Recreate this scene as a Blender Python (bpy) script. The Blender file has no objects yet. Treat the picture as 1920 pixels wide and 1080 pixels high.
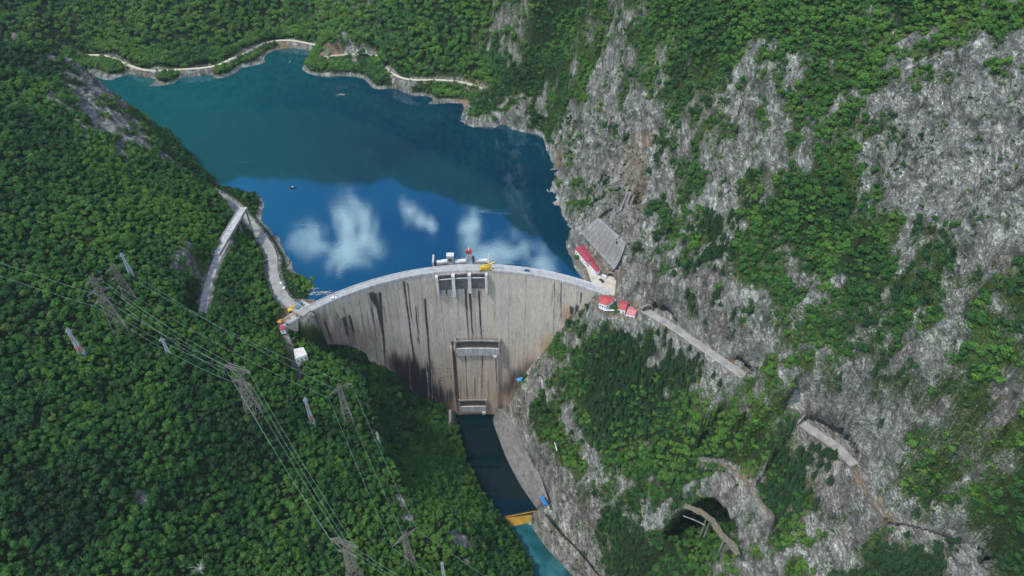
import bpy, bmesh, math, random
import numpy as np
from mathutils import Vector, Matrix

R = math.radians
C = bpy.context.scene.collection
SC = bpy.context.scene

# ------------------------------------------------------------------ camera
PITCH, CAMZ, FOC = 42.0, 353.0, 1280.0
cam_d = bpy.data.cameras.new('camera')
cam_d.lens = 24.0; cam_d.sensor_width = 36.0; cam_d.clip_start = 1.0; cam_d.clip_end = 12000.0
cam = bpy.data.objects.new('camera', cam_d); C.objects.link(cam)
cam.location = (0, 0, CAMZ); cam.rotation_euler = (R(90 - PITCH), 0, 0)
SC.camera = cam

# ------------------------------------------------------------------ light
SUN_EL, SUN_AZ = 60.0, -112.0          # azimuth from +y, clockwise seen from above
sd = bpy.data.lights.new('sun', 'SUN'); sd.energy = 2.8; sd.angle = R(5.0); sd.color = (1.0, 0.95, 0.87)
sun = bpy.data.objects.new('sun', sd); C.objects.link(sun)
sdir = Vector((math.sin(R(SUN_AZ)) * math.cos(R(SUN_EL)), math.cos(R(SUN_AZ)) * math.cos(R(SUN_EL)), math.sin(R(SUN_EL))))
sun.rotation_euler = sdir.to_track_quat('Z', 'Y').to_euler()
sun.location = (0, 0, 900)
SC.view_settings.view_transform = 'Standard'
SC.view_settings.look = 'None'
SC.view_settings.exposure = 0.66
SC.view_settings.gamma = 1.0
HAZE = 0.00004
SC.cycles.volume_bounces = 0
SC.cycles.max_bounces = 4
SC.cycles.diffuse_bounces = 2
SC.cycles.glossy_bounces = 2
SC.cycles.caustics_reflective = False
SC.cycles.caustics_refractive = False


class NT:
    """tiny node-tree helper"""
    def __init__(s, tree):
        s.t = tree; s.n = tree.nodes; s.l = tree.links

    def add(s, typ, **kw):
        nd = s.n.new(typ)
        for k, v in kw.items():
            setattr(nd, k, v)
        return nd

    def put(s, sock, v):
        if isinstance(v, bpy.types.NodeSocket):
            s.l.new(v, sock)
        elif v is not None:
            if sock.type == 'RGBA' and isinstance(v, (tuple, list)) and len(v) == 3:
                v = (*v, 1.0)
            sock.default_value = v

    def math(s, op, a, b=None, c=None, clamp=False):
        nd = s.add('ShaderNodeMath', operation=op, use_clamp=clamp)
        s.put(nd.inputs[0], a); s.put(nd.inputs[1], b)
        if c is not None: s.put(nd.inputs[2], c)
        return nd.outputs[0]

    def mix(s, f, a, b, mode='MIX'):
        nd = s.add('ShaderNodeMix', data_type='RGBA', blend_type=mode)
        s.put(nd.inputs[0], f); s.put(nd.inputs[6], a); s.put(nd.inputs[7], b)
        return nd.outputs[2]

    def noise(s, vec, scale, detail=4, rough=0.55, dist=0.0):
        nd = s.add('ShaderNodeTexNoise')
        s.put(nd.inputs['Vector'], vec); nd.inputs['Scale'].default_value = scale
        nd.inputs['Detail'].default_value = detail; nd.inputs['Roughness'].default_value = rough
        nd.inputs['Distortion'].default_value = dist
        return nd.outputs[0]

    def ramp(s, f, stops, interp='LINEAR'):
        nd = s.add('ShaderNodeValToRGB'); nd.color_ramp.interpolation = interp
        el = nd.color_ramp.elements
        while len(el) < len(stops): el.new(0.5)
        for e, (p, c) in zip(el, stops):
            e.position = p
            if not isinstance(c, (tuple, list)): c = (c, c, c)
            e.color = (*c, 1.0)
        s.put(nd.inputs[0], f)
        return nd.outputs[0]

    def mapr(s, v, a, b, c=0.0, d=1.0):
        nd = s.add('ShaderNodeMapRange'); s.put(nd.inputs[0], v)
        for i, q in enumerate((a, b, c, d)): nd.inputs[i + 1].default_value = q
        return nd.outputs[0]

    def mapping(s, vec, scale=(1, 1, 1), rot=(0, 0, 0)):
        nd = s.add('ShaderNodeMapping'); s.put(nd.inputs[0], vec)
        nd.inputs['Scale'].default_value = scale; nd.inputs['Rotation'].default_value = rot
        return nd.outputs[0]

    def bump(s, h, strength=0.5, dist=1.0):
        nd = s.add('ShaderNodeBump'); s.put(nd.inputs['Height'], h)
        nd.inputs['Strength'].default_value = strength; nd.inputs['Distance'].default_value = dist
        return nd.outputs[0]


# ------------------------------------------------------------------ sky with fair-weather clouds
world = bpy.data.worlds.new('World'); SC.world = world; world.use_nodes = True
w = NT(world.node_tree); w.n.clear()
sky = w.add('ShaderNodeTexSky', sky_type='NISHITA', sun_disc=False)
sky.sun_elevation = R(SUN_EL); sky.sun_rotation = R(SUN_AZ)
sky.air_density = 1.0; sky.dust_density = 0.6; sky.ozone_density = 2.0
tc = w.add('ShaderNodeTexCoord').outputs['Generated']


def sky_dir(px, py):
    """direction in the sky whose mirror image on still water shows at that place of the photograph"""
    X = (px - 960) / FOC; Y = (540 - py) / FOC; s, c = math.sin(R(PITCH)), math.cos(R(PITCH))
    return Vector((X, c + Y * s, s - Y * c)).normalized()


def cloud_blob(px, py, wx, wy, rot=0.0):
    """soft mask round a direction; wx, wy half-widths in radians"""
    d = sky_dir(px, py)
    ax = Vector((d.y, -d.x, 0)).normalized(); ay = d.cross(ax)
    ax, ay = ax * math.cos(rot) + ay * math.sin(rot), ay * math.cos(rot) - ax * math.sin(rot)
    a = w.add('ShaderNodeVectorMath', operation='DOT_PRODUCT'); w.put(a.inputs[0], tc); a.inputs[1].default_value = ax / wx
    b = w.add('ShaderNodeVectorMath', operation='DOT_PRODUCT'); w.put(b.inputs[0], tc); b.inputs[1].default_value = ay / wy
    f = w.add('ShaderNodeVectorMath', operation='DOT_PRODUCT'); w.put(f.inputs[0], tc); f.inputs[1].default_value = d
    r2 = w.math('ADD', w.math('MULTIPLY', a.outputs['Value'], a.outputs['Value']), w.math('MULTIPLY', b.outputs['Value'], b.outputs['Value']))
    m = w.math('SUBTRACT', 1.0, r2, clamp=True)
    return w.math('MULTIPLY', m, w.math('GREATER_THAN', f.outputs['Value'], 0.0))


blobs = [(668, 430, .050, .085, .25), (645, 482, .060, .034, 0.1), (585, 455, .045, .045, -.4), (795, 412, .032, .020, -.5),
         (880, 425, .028, .070, 0.0), (765, 395, .020, .028, 0.0), (980, 462, .018, .050, .5), (1020, 500, .05, .03, .1), (940, 480, .10, .03, 0.2)]
cm = None
for bb in blobs:
    m = cloud_blob(*bb)
    cm = m if cm is None else w.math('MAXIMUM', cm, m)
cn = w.noise(w.mapping(tc, (1, 1, 1.6)), 11.0, 10, 0.66, 2.2)
cn2 = w.noise(tc, 2.6, 6, 0.6, 0.3)
cl = w.mapr(w.math('ADD', w.math('ADD', w.math('MULTIPLY', cm, 0.40), cn), w.math('MULTIPLY', w.noise(tc, 38.0, 7, .7, 2.0), .34)), 0.90, 1.10)
# general cloud cover away from the mirrored window (behind and beside the camera)
sep = w.add('ShaderNodeSeparateXYZ'); w.put(sep.inputs[0], tc)
back = w.mapr(sep.outputs[1], 0.35, 0.0)
gen = w.math('MULTIPLY', w.mapr(cn2, 0.46, 0.60), back)
low = w.mapr(sep.outputs[2], 0.0, 0.12)
call = w.math('MULTIPLY', w.math('MAXIMUM', cl, gen), low, clamp=True)
skc = w.mix(call, w.mix(1.0, sky.outputs[0], (0.26, 0.82, 1.30), 'MULTIPLY'), (15.0, 16.0, 17.5))
bg = w.add('ShaderNodeBackground'); w.put(bg.inputs[0], skc); bg.inputs[1].default_value = 0.135
wo = w.add('ShaderNodeOutputWorld'); w.l.new(bg.outputs[0], wo.inputs[0])

# ------------------------------------------------------------------ numbers: projection and noise
SP, CP = math.sin(R(PITCH)), math.cos(R(PITCH))


def P(px, py, z):
    """place (x, y, z) seen at a pixel of the 1920 x 1080 photograph at height z"""
    X = (px - 960) / FOC; Y = (540 - py) / FOC
    t = (CAMZ - z) / (SP - Y * CP)
    return (X * t, t * (CP + Y * SP), z)


def proj(x, y, z):
    t = y * CP + (CAMZ - z) * SP
    Y = (y * SP - (CAMZ - z) * CP) / t
    return 960 + FOC * x / t, 540 - FOC * Y, t


_rng = np.random.RandomState(7)
_perm = np.tile(_rng.permutation(256), 3)
_g = _rng.normal(size=(256, 3)); _g /= np.linalg.norm(_g, axis=1)[:, None]


def perlin(x, y, z):
    xi, yi, zi = np.floor(x).astype(int), np.floor(y).astype(int), np.floor(z).astype(int)
    xf, yf, zf = x - xi, y - yi, z - zi
    xi &= 255; yi &= 255; zi &= 255
    u, v, q = [f * f * f * (f * (f * 6 - 15) + 10) for f in (xf, yf, zf)]

    def gr(a, b, c):
        h = _perm[_perm[_perm[(xi + a) & 255] + ((yi + b) & 255)] + ((zi + c) & 255)]
        gg = _g[h]
        return gg[..., 0] * (xf - a) + gg[..., 1] * (yf - b) + gg[..., 2] * (zf - c)
    x00 = gr(0, 0, 0) * (1 - u) + gr(1, 0, 0) * u
    x10 = gr(0, 1, 0) * (1 - u) + gr(1, 1, 0) * u
    x01 = gr(0, 0, 1) * (1 - u) + gr(1, 0, 1) * u
    x11 = gr(0, 1, 1) * (1 - u) + gr(1, 1, 1) * u
    return ((x00 * (1 - v) + x10 * v) * (1 - q) + (x01 * (1 - v) + x11 * v) * q) * 1.6


def fbm(x, y, z, octv=4, gain=0.5, ridged=False):
    a, s, tot = 1.0, 0.0, 0.0
    for i in range(octv):
        n = perlin(x * 2 ** i + i * 17.3, y * 2 ** i + i * 5.1, z * 2 ** i + i * 9.7)
        if ridged: n = 1 - 2 * np.abs(n)
        s = s + a * n; tot += a; a *= gain
    return s / tot


def smooth(a, b, v):
    t = np.clip((v - a) / (b - a), 0, 1)
    return t * t * (3 - 2 * t)


# ------------------------------------------------------------------ terrain
CTRL = []


def cp(lst, z=None):
    for q in lst:
        CTRL.append(P(*q) if z is None else P(q[0], q[1], z))


# shore of the reservoir (z = 0)
SHORE_FAR = [(190, 148), (220, 155), (270, 160), (330, 155), (400, 147), (450, 128), (500, 115), (545, 112), (575, 120), (585, 140), (620, 143), (680, 147), (700, 165),
             (715, 178), (760, 190), (800, 193), (840, 193), (870, 193)]
SHORE_RIGHT = [(868, 212), (885, 235), (930, 238), (980, 245), (1020, 258), (1032, 280), (1035, 300), (1055, 318), (1040, 345), (1050, 370), (1083, 395), (1075, 430),
               (1065, 465), (1075, 490), (1100, 520)]
SHORE_LEFT = [(552, 558), (549, 535), (545, 510), (530, 470), (517, 450), (503, 430), (486, 412), (490, 385), (484, 370), (440, 357), (418, 352)]
cp(SHORE_FAR, 0); cp(SHORE_RIGHT, 0); cp(SHORE_LEFT, 0)
cp([(600, 300), (300, 200), (700, 450), (800, 250), (950, 300), (600, 500), (950, 440), (450, 250), (400, 190), (560, 400), (900, 470), (750, 230), (560, 160), (990, 380)], -38)
cp([(520, 400), (1040, 440), (1000, 300), (560, 470), (640, 170), (800, 215), (600, 545), (1060, 505), (250, 175), (350, 170)], -12)
# far shore: road ledge and the mountain above
cp([(150, 100), (200, 104), (240, 121), (280, 131), (340, 129), (400, 124), (440, 107), (500, 80), (545, 75), (597, 84)], 8)
cp([(200, 80, 14), (300, 100, 14), (400, 95, 16), (470, 70, 14), (545, 58, 13)])
cp([(605, 106), (660, 101), (712, 103)], 16)
cp([(722, 127), (740, 139), (770, 148), (830, 149), (870, 154), (905, 165)], 15)
cp([(620, 80, 29), (680, 80, 29), (740, 105, 28), (800, 120, 26), (870, 130, 24), (920, 140, 25)])
cp([(0, 0, 62), (200, 0, 60), (400, 0, 60), (600, 0, 50), (750, 0, 72), (900, 0, 80), (960, 40, 66), (940, 100, 38), (100, 60, 20), (300, 50, 40), (500, 40, 22), (700, 50, 41), (850, 60, 52)])


def sky_ctrl(px, py, y):
    """far mountain tops: high enough that their mirror image on the water ends where the photograph's does"""
    X = (px - 960) / FOC; Y = (540 - py) / FOC
    CTRL.append((X / (CP + Y * SP) * y, y, -CAMZ + y * (SP - Y * CP) / (CP + Y * SP)))


for q in [(440, 345, 1150), (500, 322, 1200), (600, 325, 1200), (700, 345, 1150), (760, 352, 1100), (775, 375, 1050), (830, 383, 1000), (900, 374, 950), (960, 408, 850),
          (1000, 425, 760), (1040, 452, 700), (1080, 480, 620)]:
    sky_ctrl(*q)
for x, y, z in [(-700, 1100, 420), (-1000, 1300, 520), (-900, 800, 300), (-1300, 1000, 500), (0, 1500, 700), (-500, 1600, 720), (500, 1400, 700), (-1300, 1700, 700),
                (900, 1700, 800), (900, 700, 560), (1300, 900, 700), (600, 800, 520), (300, 900, 450), (1300, 200, 600), (700, 100, 480), (700, 400, 500),
                (0, 2400, 900), (-1500, 2400, 900), (1500, 2400, 900), (-560, 820, 60), (-650, 760, 30), (-600, 700, -10), (-480, 690, -20), (-540, 740, 0)]:
    CTRL.append((x, y, z))
# left spur (silhouette against the lake) and its hidden lake side
SPUR = [(398, 360, 8), (352, 325, 20), (316, 290, 33), (276, 246, 47), (236, 206, 62), (176, 158, 81), (116, 118, 101), (50, 102, 115), (0, 96, 126)]
cp(SPUR)
for q, dx in zip(SPUR, (22, 26, 30, 34, 40, 46, 50, 50, 50)):
    p = P(*q); CTRL.append((p[0] + dx * .45, p[1] + dx, -6 if q[2] < 70 else 10)); CTRL.append((p[0] + dx, p[1] + dx * 1.6, -30))
cp([(150, 250, 86), (0, 250, 112), (60, 170, 112), (0, 400, 100), (120, 400, 86), (200, 400, 76), (300, 400, 58), (350, 335, 38), (250, 320, 60), (0, 540, 86), (150, 540, 72), (300, 520, 54),
    (0, 800, 75), (0, 1080, 59), (150, 960, 47), (300, 1080, 20), (300, 800, 38), (150, 700, 62), (300, 640, 45), (450, 800, 10), (600, 1080, -37), (450, 960, -5), (600, 800, -24), (500, 650, 12), (400, 700, 25),
    (700, 930, -58), (750, 1080, -72), (850, 1060, -100), (800, 900, -84), (850, 960, -100), (650, 700, -28), (700, 740, -42), (750, 790, -62), (800, 820, -88),
    (560, 670, -6), (600, 720, -18), (470, 560, 14), (520, 610, 5), (500, 590, 8)])
CTRL += [(-420, 250, 170), (-600, 300, 280), (-500, 100, 230), (-700, 0, 330), (-350, -100, 130), (-800, 500, 330), (-520, 420, 190), (-1200, 300, 480), (-620, 560, 190), (-150, -60, -20), (-60, 60, -100), (-260, 60, 60)]
# left terraces: road, viaduct, parking
cp([(430, 380, 12), (455, 400, 9), (470, 420, 7), (495, 450, 7), (512, 480, 7), (512, 510, 7), (525, 545, 7), (548, 572, 6), (575, 578, 5)])
cp([(400, 430, 32), (420, 420, 24), (440, 450, 16), (470, 480, 12), (385, 575, 29), (400, 520, 28), (372, 540, 35), (350, 490, 46), (440, 520, 20), (480, 530, 12), (420, 560, 24), (450, 600, 18)])
# contact of the dam, left and right
cp([(534, 613, 3), (560, 622, -8), (600, 640, -30), (660, 652, -50), (700, 668, -70), (730, 692, -90), (770, 740, -125), (800, 760, -140), (845, 770, -158)])
cp([(1126, 552, 2), (1100, 575, -15), (1065, 612, -37), (1040, 640, -60), (1000, 690, -95), (965, 740, -130), (930, 768, -156)])
for x, y, z in [(-100, 430, -60), (-60, 440, -90), (-20, 440, -90), (30, 425, -50), (-140, 405, -30)]:
    CTRL.append((x, y, z))
# canyon floor and banks
cp([(890, 800), (900, 850), (930, 900), (950, 930), (975, 1000), (1030, 1060)], -172)
cp([(850, 800, -150), (862, 850, -150), (878, 885, -153), (905, 925, -156), (935, 965, -158), (960, 1000, -160), (1012, 1070, -162)])
cp([(925, 790, -166), (940, 860, -168), (975, 900, -168), (1000, 950, -166), (1010, 985, -162), (1040, 1030, -163), (1062, 1075, -164)])
cp([(935, 775, -145), (960, 850, -142), (1000, 900, -144), (1018, 935, -148), (1035, 985, -150), (1070, 1030, -150), (1090, 1060, -152)])
# right canyon wall
cp([(1135, 605, 1), (1110, 610, -12), (1200, 605, 2), (1100, 650, -36), (1200, 700, -32), (1300, 700, -16), (1200, 800, -64), (1100, 800, -84), (1000, 800, -126), (1040, 720, -85), (1200, 950, -92),
    (1050, 950, -132), (1050, 820, -105), (1010, 765, -105), (1100, 890, -104), (1130, 950, -110), (1100, 1075, -146), (1150, 1040, -126), (1250, 1060, -112), (1340, 1040, -88), (1400, 1070, -72), (1300, 860, -50), (1200, 870, -78),
    (1400, 850, -28), (1330, 930, -52), (1380, 960, -50), (1450, 900, -28), (1500, 1000, -42), (1600, 1000, -22), (1600, 1080, -34), (1700, 1020, 0), (1800, 1060, 5), (1920, 1080, 18), (1400, 740, -4), (1450, 790, 0)])
cp([(1210, 582, 6), (1260, 612, 6), (1330, 660, 6), (1400, 708, 6), (1428, 728, 17), (1462, 752, 18), (1500, 790, 6), (1545, 820, 6), (1600, 868, 6), (1625, 920, 5), (1660, 960, 6), (1720, 985, 8)])
# right mountain side
cp([(1095, 480, 5), (1130, 520, 5), (1120, 545, 5), (1110, 415, 22), (1140, 450, 24), (1165, 420, 38), (1180, 470, 30), (1175, 520, 14), (1200, 560, 14), (1240, 560, 22),
    (1100, 350, 20), (1075, 385, 8), (1060, 250, 18), (1100, 260, 40), (1030, 200, 22), (1130, 130, 84), (1100, 60, 100), (1100, 0, 132), (1000, 180, 20), (1000, 100, 60), (1000, 0, 112), (930, 190, 12), (930, 210, 8), (960, 215, 14),
    (1180, 200, 82), (1180, 0, 150), (1150, 300, 44), (1200, 400, 32), (1200, 500, 22), (1250, 450, 36), (1300, 0, 168), (1300, 100, 142), (1300, 200, 112), (1240, 280, 74), (1300, 400, 58), (1300, 500, 38), (1300, 590, 20), (1400, 650, 22),
    (1400, 500, 56), (1400, 300, 102), (1500, 600, 56), (1450, 700, 26), (1550, 750, 34), (1600, 400, 102), (1600, 200, 152), (1600, 0, 192), (1450, 150, 150), (1450, 0, 182), (1600, 600, 74), (1700, 500, 104), (1700, 300, 140), (1700, 700, 78), (1650, 830, 36),
    (1800, 900, 36), (1750, 930, 20), (1800, 600, 108), (1800, 400, 142), (1800, 200, 176), (1800, 0, 206), (1800, 750, 84), (1920, 540, 146), (1920, 400, 166), (1920, 200, 192), (1920, 0, 216), (1920, 800, 84), (1920, 950, 42)])
CTRL += [(420, 250, 290), (330, 120, 220), (300, 40, 120), (200, 60, 0), (120, 120, -110), (60, 100, -170), (50, 0, -175), (450, 420, 330), (160, -100, -60)]
CTRL = np.array(CTRL, float)


def rbf_fit(pts, vals, reg=0.25):
    d = np.linalg.norm(pts[:, None] - pts[None], axis=2)
    n = len(pts)
    A = np.zeros((n + 3, n + 3))
    A[:n, :n] = -d
    A[:n, :n] -= np.eye(n) * reg
    q = np.c_[np.ones(n), pts / 500.0]
    A[:n, n:] = q; A[n:, :n] = q.T
    return np.linalg.solve(A, np.r_[vals, 0, 0, 0])


_W = rbf_fit(CTRL[:, :2], CTRL[:, 2])


def base_z(x, y):
    x = np.asarray(x, float); y = np.asarray(y, float)
    sh = x.shape; xf, yf = x.ravel(), y.ravel()
    out = np.empty(len(xf)); n = len(CTRL)
    for i in range(0, len(xf), 20000):
        a, b = xf[i:i + 20000], yf[i:i + 20000]
        d = np.hypot(a[:, None] - CTRL[None, :, 0], b[:, None] - CTRL[None, :, 1])
        out[i:i + 20000] = -(d @ _W[:n]) + _W[n] + (_W[n + 1] * a + _W[n + 2] * b) / 500.0
    return out.reshape(sh)


def axis(parts):
    v = [parts[0][0]]
    for a, b, s0, s1 in parts:
        x = a
        while x < b - 1e-6:
            f = (x - a) / (b - a); x += s0 + (s1 - s0) * f
            v.append(min(x, b))
    return np.array(v)


GX = axis([(-1500, -480, 60, 4), (-480, -330, 3, 1.7), (-330, -120, 1.7, 1.5), (-120, 20, 1.5, 1.15), (20, 300, 1.15, 1.15), (300, 460, 1.3, 6), (460, 1500, 6, 60)])
GY = axis([(-250, 110, 24, 1.6), (110, 480, 1.15, 1.25), (480, 650, 1.25, 1.8), (650, 900, 1.8, 2.6), (900, 1300, 3, 12), (1300, 2600, 14, 80)])
NX, NY = len(GX), len(GY)
XX, YY = np.meshgrid(GX, GY)
# slow part on a coarser lattice, then bilinear (grid is smooth at that scale)
cx = np.arange(-1500, 1501, 4.0) if False else np.unique(np.r_[np.arange(-1500, -500, 20), np.arange(-500, 460, 3.0), np.arange(460, 1501, 20)])
cy = np.unique(np.r_[np.arange(-250, 100, 15), np.arange(100, 900, 3.0), np.arange(900, 2601, 20)])
CXX, CYY = np.meshgrid(cx, cy)
CZ = base_z(CXX, CYY)


def bilin(grid, x, y):
    ix = np.clip(np.searchsorted(cx, x) - 1, 0, len(cx) - 2); iy = np.clip(np.searchsorted(cy, y) - 1, 0, len(cy) - 2)
    fx = np.clip((x - cx[ix]) / (cx[ix + 1] - cx[ix]), 0, 1); fy = np.clip((y - cy[iy]) / (cy[iy + 1] - cy[iy]), 0, 1)
    return (grid[iy, ix] * (1 - fx) + grid[iy, ix + 1] * fx) * (1 - fy) + (grid[iy + 1, ix] * (1 - fx) + grid[iy + 1, ix + 1] * fx) * fy


def on_ground(px, py, z0=0.0):
    """where the ray through a pixel first meets the smooth terrain"""
    X = (px - 960) / FOC; Y = (540 - py) / FOC
    t = np.arange(150.0, 2500.0, 1.0)
    x, y, z = X * t, t * (CP + Y * SP), CAMZ - t * (SP - Y * CP)
    hit = np.nonzero(z <= np.maximum(bilin(CZ, x, y), -400))[0]
    i = hit[0] if len(hit) else len(t) - 1
    return np.array([x[i], y[i], z[i]])


# vegetation as read off the photograph, one digit per 40 x 40 pixel patch of ground; each digit is carried to the place on the terrain it shows
VEG = """
99999999999999754699887239975589999999 9889999745
99999999999999666799996329984497999999 8746887678
99659999999999943899885389885486999788 7765216376
99429999999999956785678869863368884365 7776432333
99322999999999999958954676632538563556 7664334122
99922499999999999999994223433416262347 5753362131
99992235999999999999999999323206372156 3633222131
99994443999999999999999999423106462327 5532233211
99999999999999999999999999323103441437 7521132111
99999999999999999999999999455037813688 9833112211
99999999999999999999999999220335483799 9975531220
99999999499999999999999999200336585688 8697524211
99999999369999999999999999990354446855 5896595333
99999999999999999999999999950134334755 6885774355
99999999999999999999999999963000212644 4684575677
99999999999999999999999999478841014544 6687765787
99999999999999999999999993588589602255 7755626567
99999999999999999999999933588889541545 3543754677
99999999999999999999999922499996645633 4234776564
99999999999999999999999915379886556463 2124535546
99999999999999999999999914448878999775 2014553213
99999999999999999999999902537689977995 4423668454
99999999999999999999999901245379923595 4412676678
99999979999999999959999920127548411686 5412546858
99999999999999999955999901118614661685 3243314888
99999999999999999999939993218989981376 3257541588
99999999999999999999999993314999971246 4488882278
""".replace(' ', '').split()
vs = []
for r, row in enumerate(VEG):
    for c, ch in enumerate(row):
        g = on_ground(c * 40 + 20, r * 40 + 20)
        if g[2] > -1.5 or g[1] < 400:
            vs.append((g[0], g[1], int(ch) / 9.0, proj(*g)[2] / FOC * 40))
vs = np.array(vs)
VG = np.empty(CXX.size); WG = np.empty(CXX.size)
_cxf, _cyf = CXX.ravel(), CYY.ravel()
for i in range(0, CXX.size, 12000):
    d2 = (_cxf[i:i + 12000, None] - vs[None, :, 0]) ** 2 + (_cyf[i:i + 12000, None] - vs[None, :, 1]) ** 2
    wt = np.exp(-d2 / (2 * (0.55 * vs[None, :, 3]) ** 2)) + 1e-7 / (1 + d2 / 1e4)
    WG[i:i + 12000] = wt.sum(1); VG[i:i + 12000] = (wt @ vs[:, 2]) / wt.sum(1)
VG = VG.reshape(CXX.shape)

# dam geometry (circle through the crest edge)
DCX, DCY, DR, DZ = -26.9, 227.6, 179.6, 5.0
TH0, TH1 = -49.5, 33.5


def dam_off(th, z):
    d = np.clip((DZ - z) / 165.0, 0, 1.2)
    return 10.5 * d ** 0.9 * np.clip(np.cos(np.radians(np.clip((th - 2) / 36 * 90, -90, 90))), 0, 1)


def dam_pt(th, z, out=0.0):
    """point on the downstream face at angle th, height z; out = metres proud of it"""
    r = DR - dam_off(th, z) - out
    return (DCX + r * np.sin(np.radians(th)), DCY + r * np.cos(np.radians(th)), z)


def ring_pt(th, r, z):
    return (DCX + r * math.sin(R(th)), DCY + r * math.cos(R(th)), z)


def dam_uv(px, py):
    X = (px - 960) / FOC; Y = (540 - py) / FOC
    t = np.arange(430, 760, 0.25)
    x, y, z = X * t, t * (CP + Y * SP), CAMZ - t * (SP - Y * CP)
    th = np.degrees(np.arctan2(x - DCX, y - DCY)); rr = np.hypot(x - DCX, y - DCY)
    ok = np.nonzero(rr >= DR - dam_off(th, z))[0][0]
    return th[ok], z[ok]


# roads: (pixels, height, half width, shoulder)
def poly(px, z):
    return np.array([P(a, b, z if not hasattr(z, '__len__') else z[i]) for i, (a, b) in enumerate(px)])


def densify(p, step=3.0):
    """smooth a polyline (Catmull-Rom) and resample it"""
    p = np.asarray(p, float); q = np.vstack([2 * p[0] - p[1], p, 2 * p[-1] - p[-2]]); out = []
    for i in range(1, len(q) - 2):
        n = max(2, int(np.linalg.norm(q[i + 1] - q[i]) / step))
        for k in range(n):
            t = k / n
            out.append(0.5 * (2 * q[i] + (q[i + 1] - q[i - 1]) * t + (2 * q[i - 1] - 5 * q[i] + 4 * q[i + 1] - q[i + 2]) * t * t + (3 * q[i] - q[i - 1] - 3 * q[i + 1] + q[i + 2]) * t ** 3))
    out.append(p[-1])
    return np.array(out)


ROADS = {
    'right': (densify(poly([(1196, 572), (1210, 582), (1260, 612), (1330, 660), (1400, 708)], 6.0)), 3.3, 2.2),
    'gallery': (densify(poly([(1486, 782), (1500, 790), (1522, 806), (1545, 821), (1575, 843), (1602, 872)], 6.0)), 3.2, 1.2),
    'far_left': (densify(poly([(120, 104), (150, 103), (200, 105), (240, 122), (280, 132), (340, 130), (400, 124), (440, 107), (500, 80), (545, 76), (597, 85)], 8.0)), 2.3, .5),
    'far_mid': (densify(poly([(604, 106), (660, 102), (712, 104)], 16.0)), 1.8, .4),
    'far_right': (densify(poly([(722, 127), (740, 140), (770, 149), (830, 150), (870, 155), (907, 167)], 15.0)), 2.0, .4),
    'left': (densify(poly([(395, 358), (430, 380), (456, 404), (472, 422), (494, 450), (510, 480), (512, 512), (524, 546), (546, 572), (575, 588)], 7.0)), 3.6, 1.2),
    'old': (densify(poly([(424, 452), (405, 490), (390, 535), (382, 575), (378, 600)], [30, 29.6, 29, 28, 26])), 2.8, 1.0),
    'track': (densify(poly([(530, 620), (540, 650), (556, 690), (562, 720)], [3, -3, -10, -16])), 1.6, .8),
    'ledge': (densify(poly([(1602, 872), (1622, 915), (1648, 955), (1700, 985), (1760, 1010), (1830, 1045)], 6.0)), 2.2, 1.0),
    'lower': (densify(poly([(1320, 862), (1375, 880), (1400, 905), (1420, 935), (1445, 965)], [-40, -38, -36, -34, -33])), 1.6, 1.0),
    'footpath': (densify(poly([(1012, 958), (1040, 995), (1075, 1030), (1100, 1060), (1120, 1085)], -140)), 1.3, .8),
}
PADS = [  # flat ground: polygon pixels, height
    ([(527, 611), (545, 575), (560, 560), (590, 560), (578, 572), (548, 594), (532, 610)], 5.0),
    ([(1088, 470), (1080, 490), (1120, 545), (1150, 552), (1156, 520), (1110, 468)], 5.0),
    ([(1112, 555), (1116, 584), (1150, 594), (1190, 604), (1202, 584), (1150, 548)], 4.5),
]


def seg_dist(x, y, pl):
    """distance to a polyline in plan and the height there"""
    best = np.full(x.shape, 1e9); zz = np.zeros(x.shape)
    for a, b in zip(pl[:-1], pl[1:]):
        dx, dy = b[0] - a[0], b[1] - a[1]; L = dx * dx + dy * dy + 1e-9
        t = np.clip(((x - a[0]) * dx + (y - a[1]) * dy) / L, 0, 1)
        d = np.hypot(x - a[0] - t * dx, y - a[1] - t * dy)
        m = d < best
        best[m] = d[m]; zz[m] = (a[2] + t * (b[2] - a[2]))[m]
    return best, zz


def poly_dist(x, y, pl):
    """signed distance to a closed polygon in plan, positive inside"""
    q = np.vstack([pl, pl[:1]])
    d, _ = seg_dist(x, y, q)
    ins = np.zeros(x.shape, bool)
    for a, b in zip(q[:-1], q[1:]):
        c = ((a[1] > y) != (b[1] > y)) & (x < (b[0] - a[0]) * (y - a[1]) / (b[1] - a[1] + 1e-12) + a[0])
        ins ^= c
    return np.where(ins, d, -d)


def window(pl, m):
    a = np.asarray(pl)
    i0, i1 = np.searchsorted(GX, a[:, 0].min() - m), np.searchsorted(GX, a[:, 0].max() + m)
    j0, j1 = np.searchsorted(GY, a[:, 1].min() - m), np.searchsorted(GY, a[:, 1].max() + m)
    return slice(j0, j1), slice(i0, i1)


Z = bilin(CZ, XX, YY)
VD = bilin(VG, XX, YY)
quiet = np.zeros_like(Z)          # 1 where the ground must stay as it is
clear = np.zeros_like(Z)          # 1 where nothing grows

xc = np.interp(YY, [0, 240, 320, 400, 470, 560, 640, 700, 2600], [60, 30, -10, -30, 0, 20, 0, -10, -10])
right = smooth(-12, 14, XX - xc) * smooth(760, 700, YY)
far = smooth(640, 740, YY)
left = 1 - np.clip(right + far, 0, 1)
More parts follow.
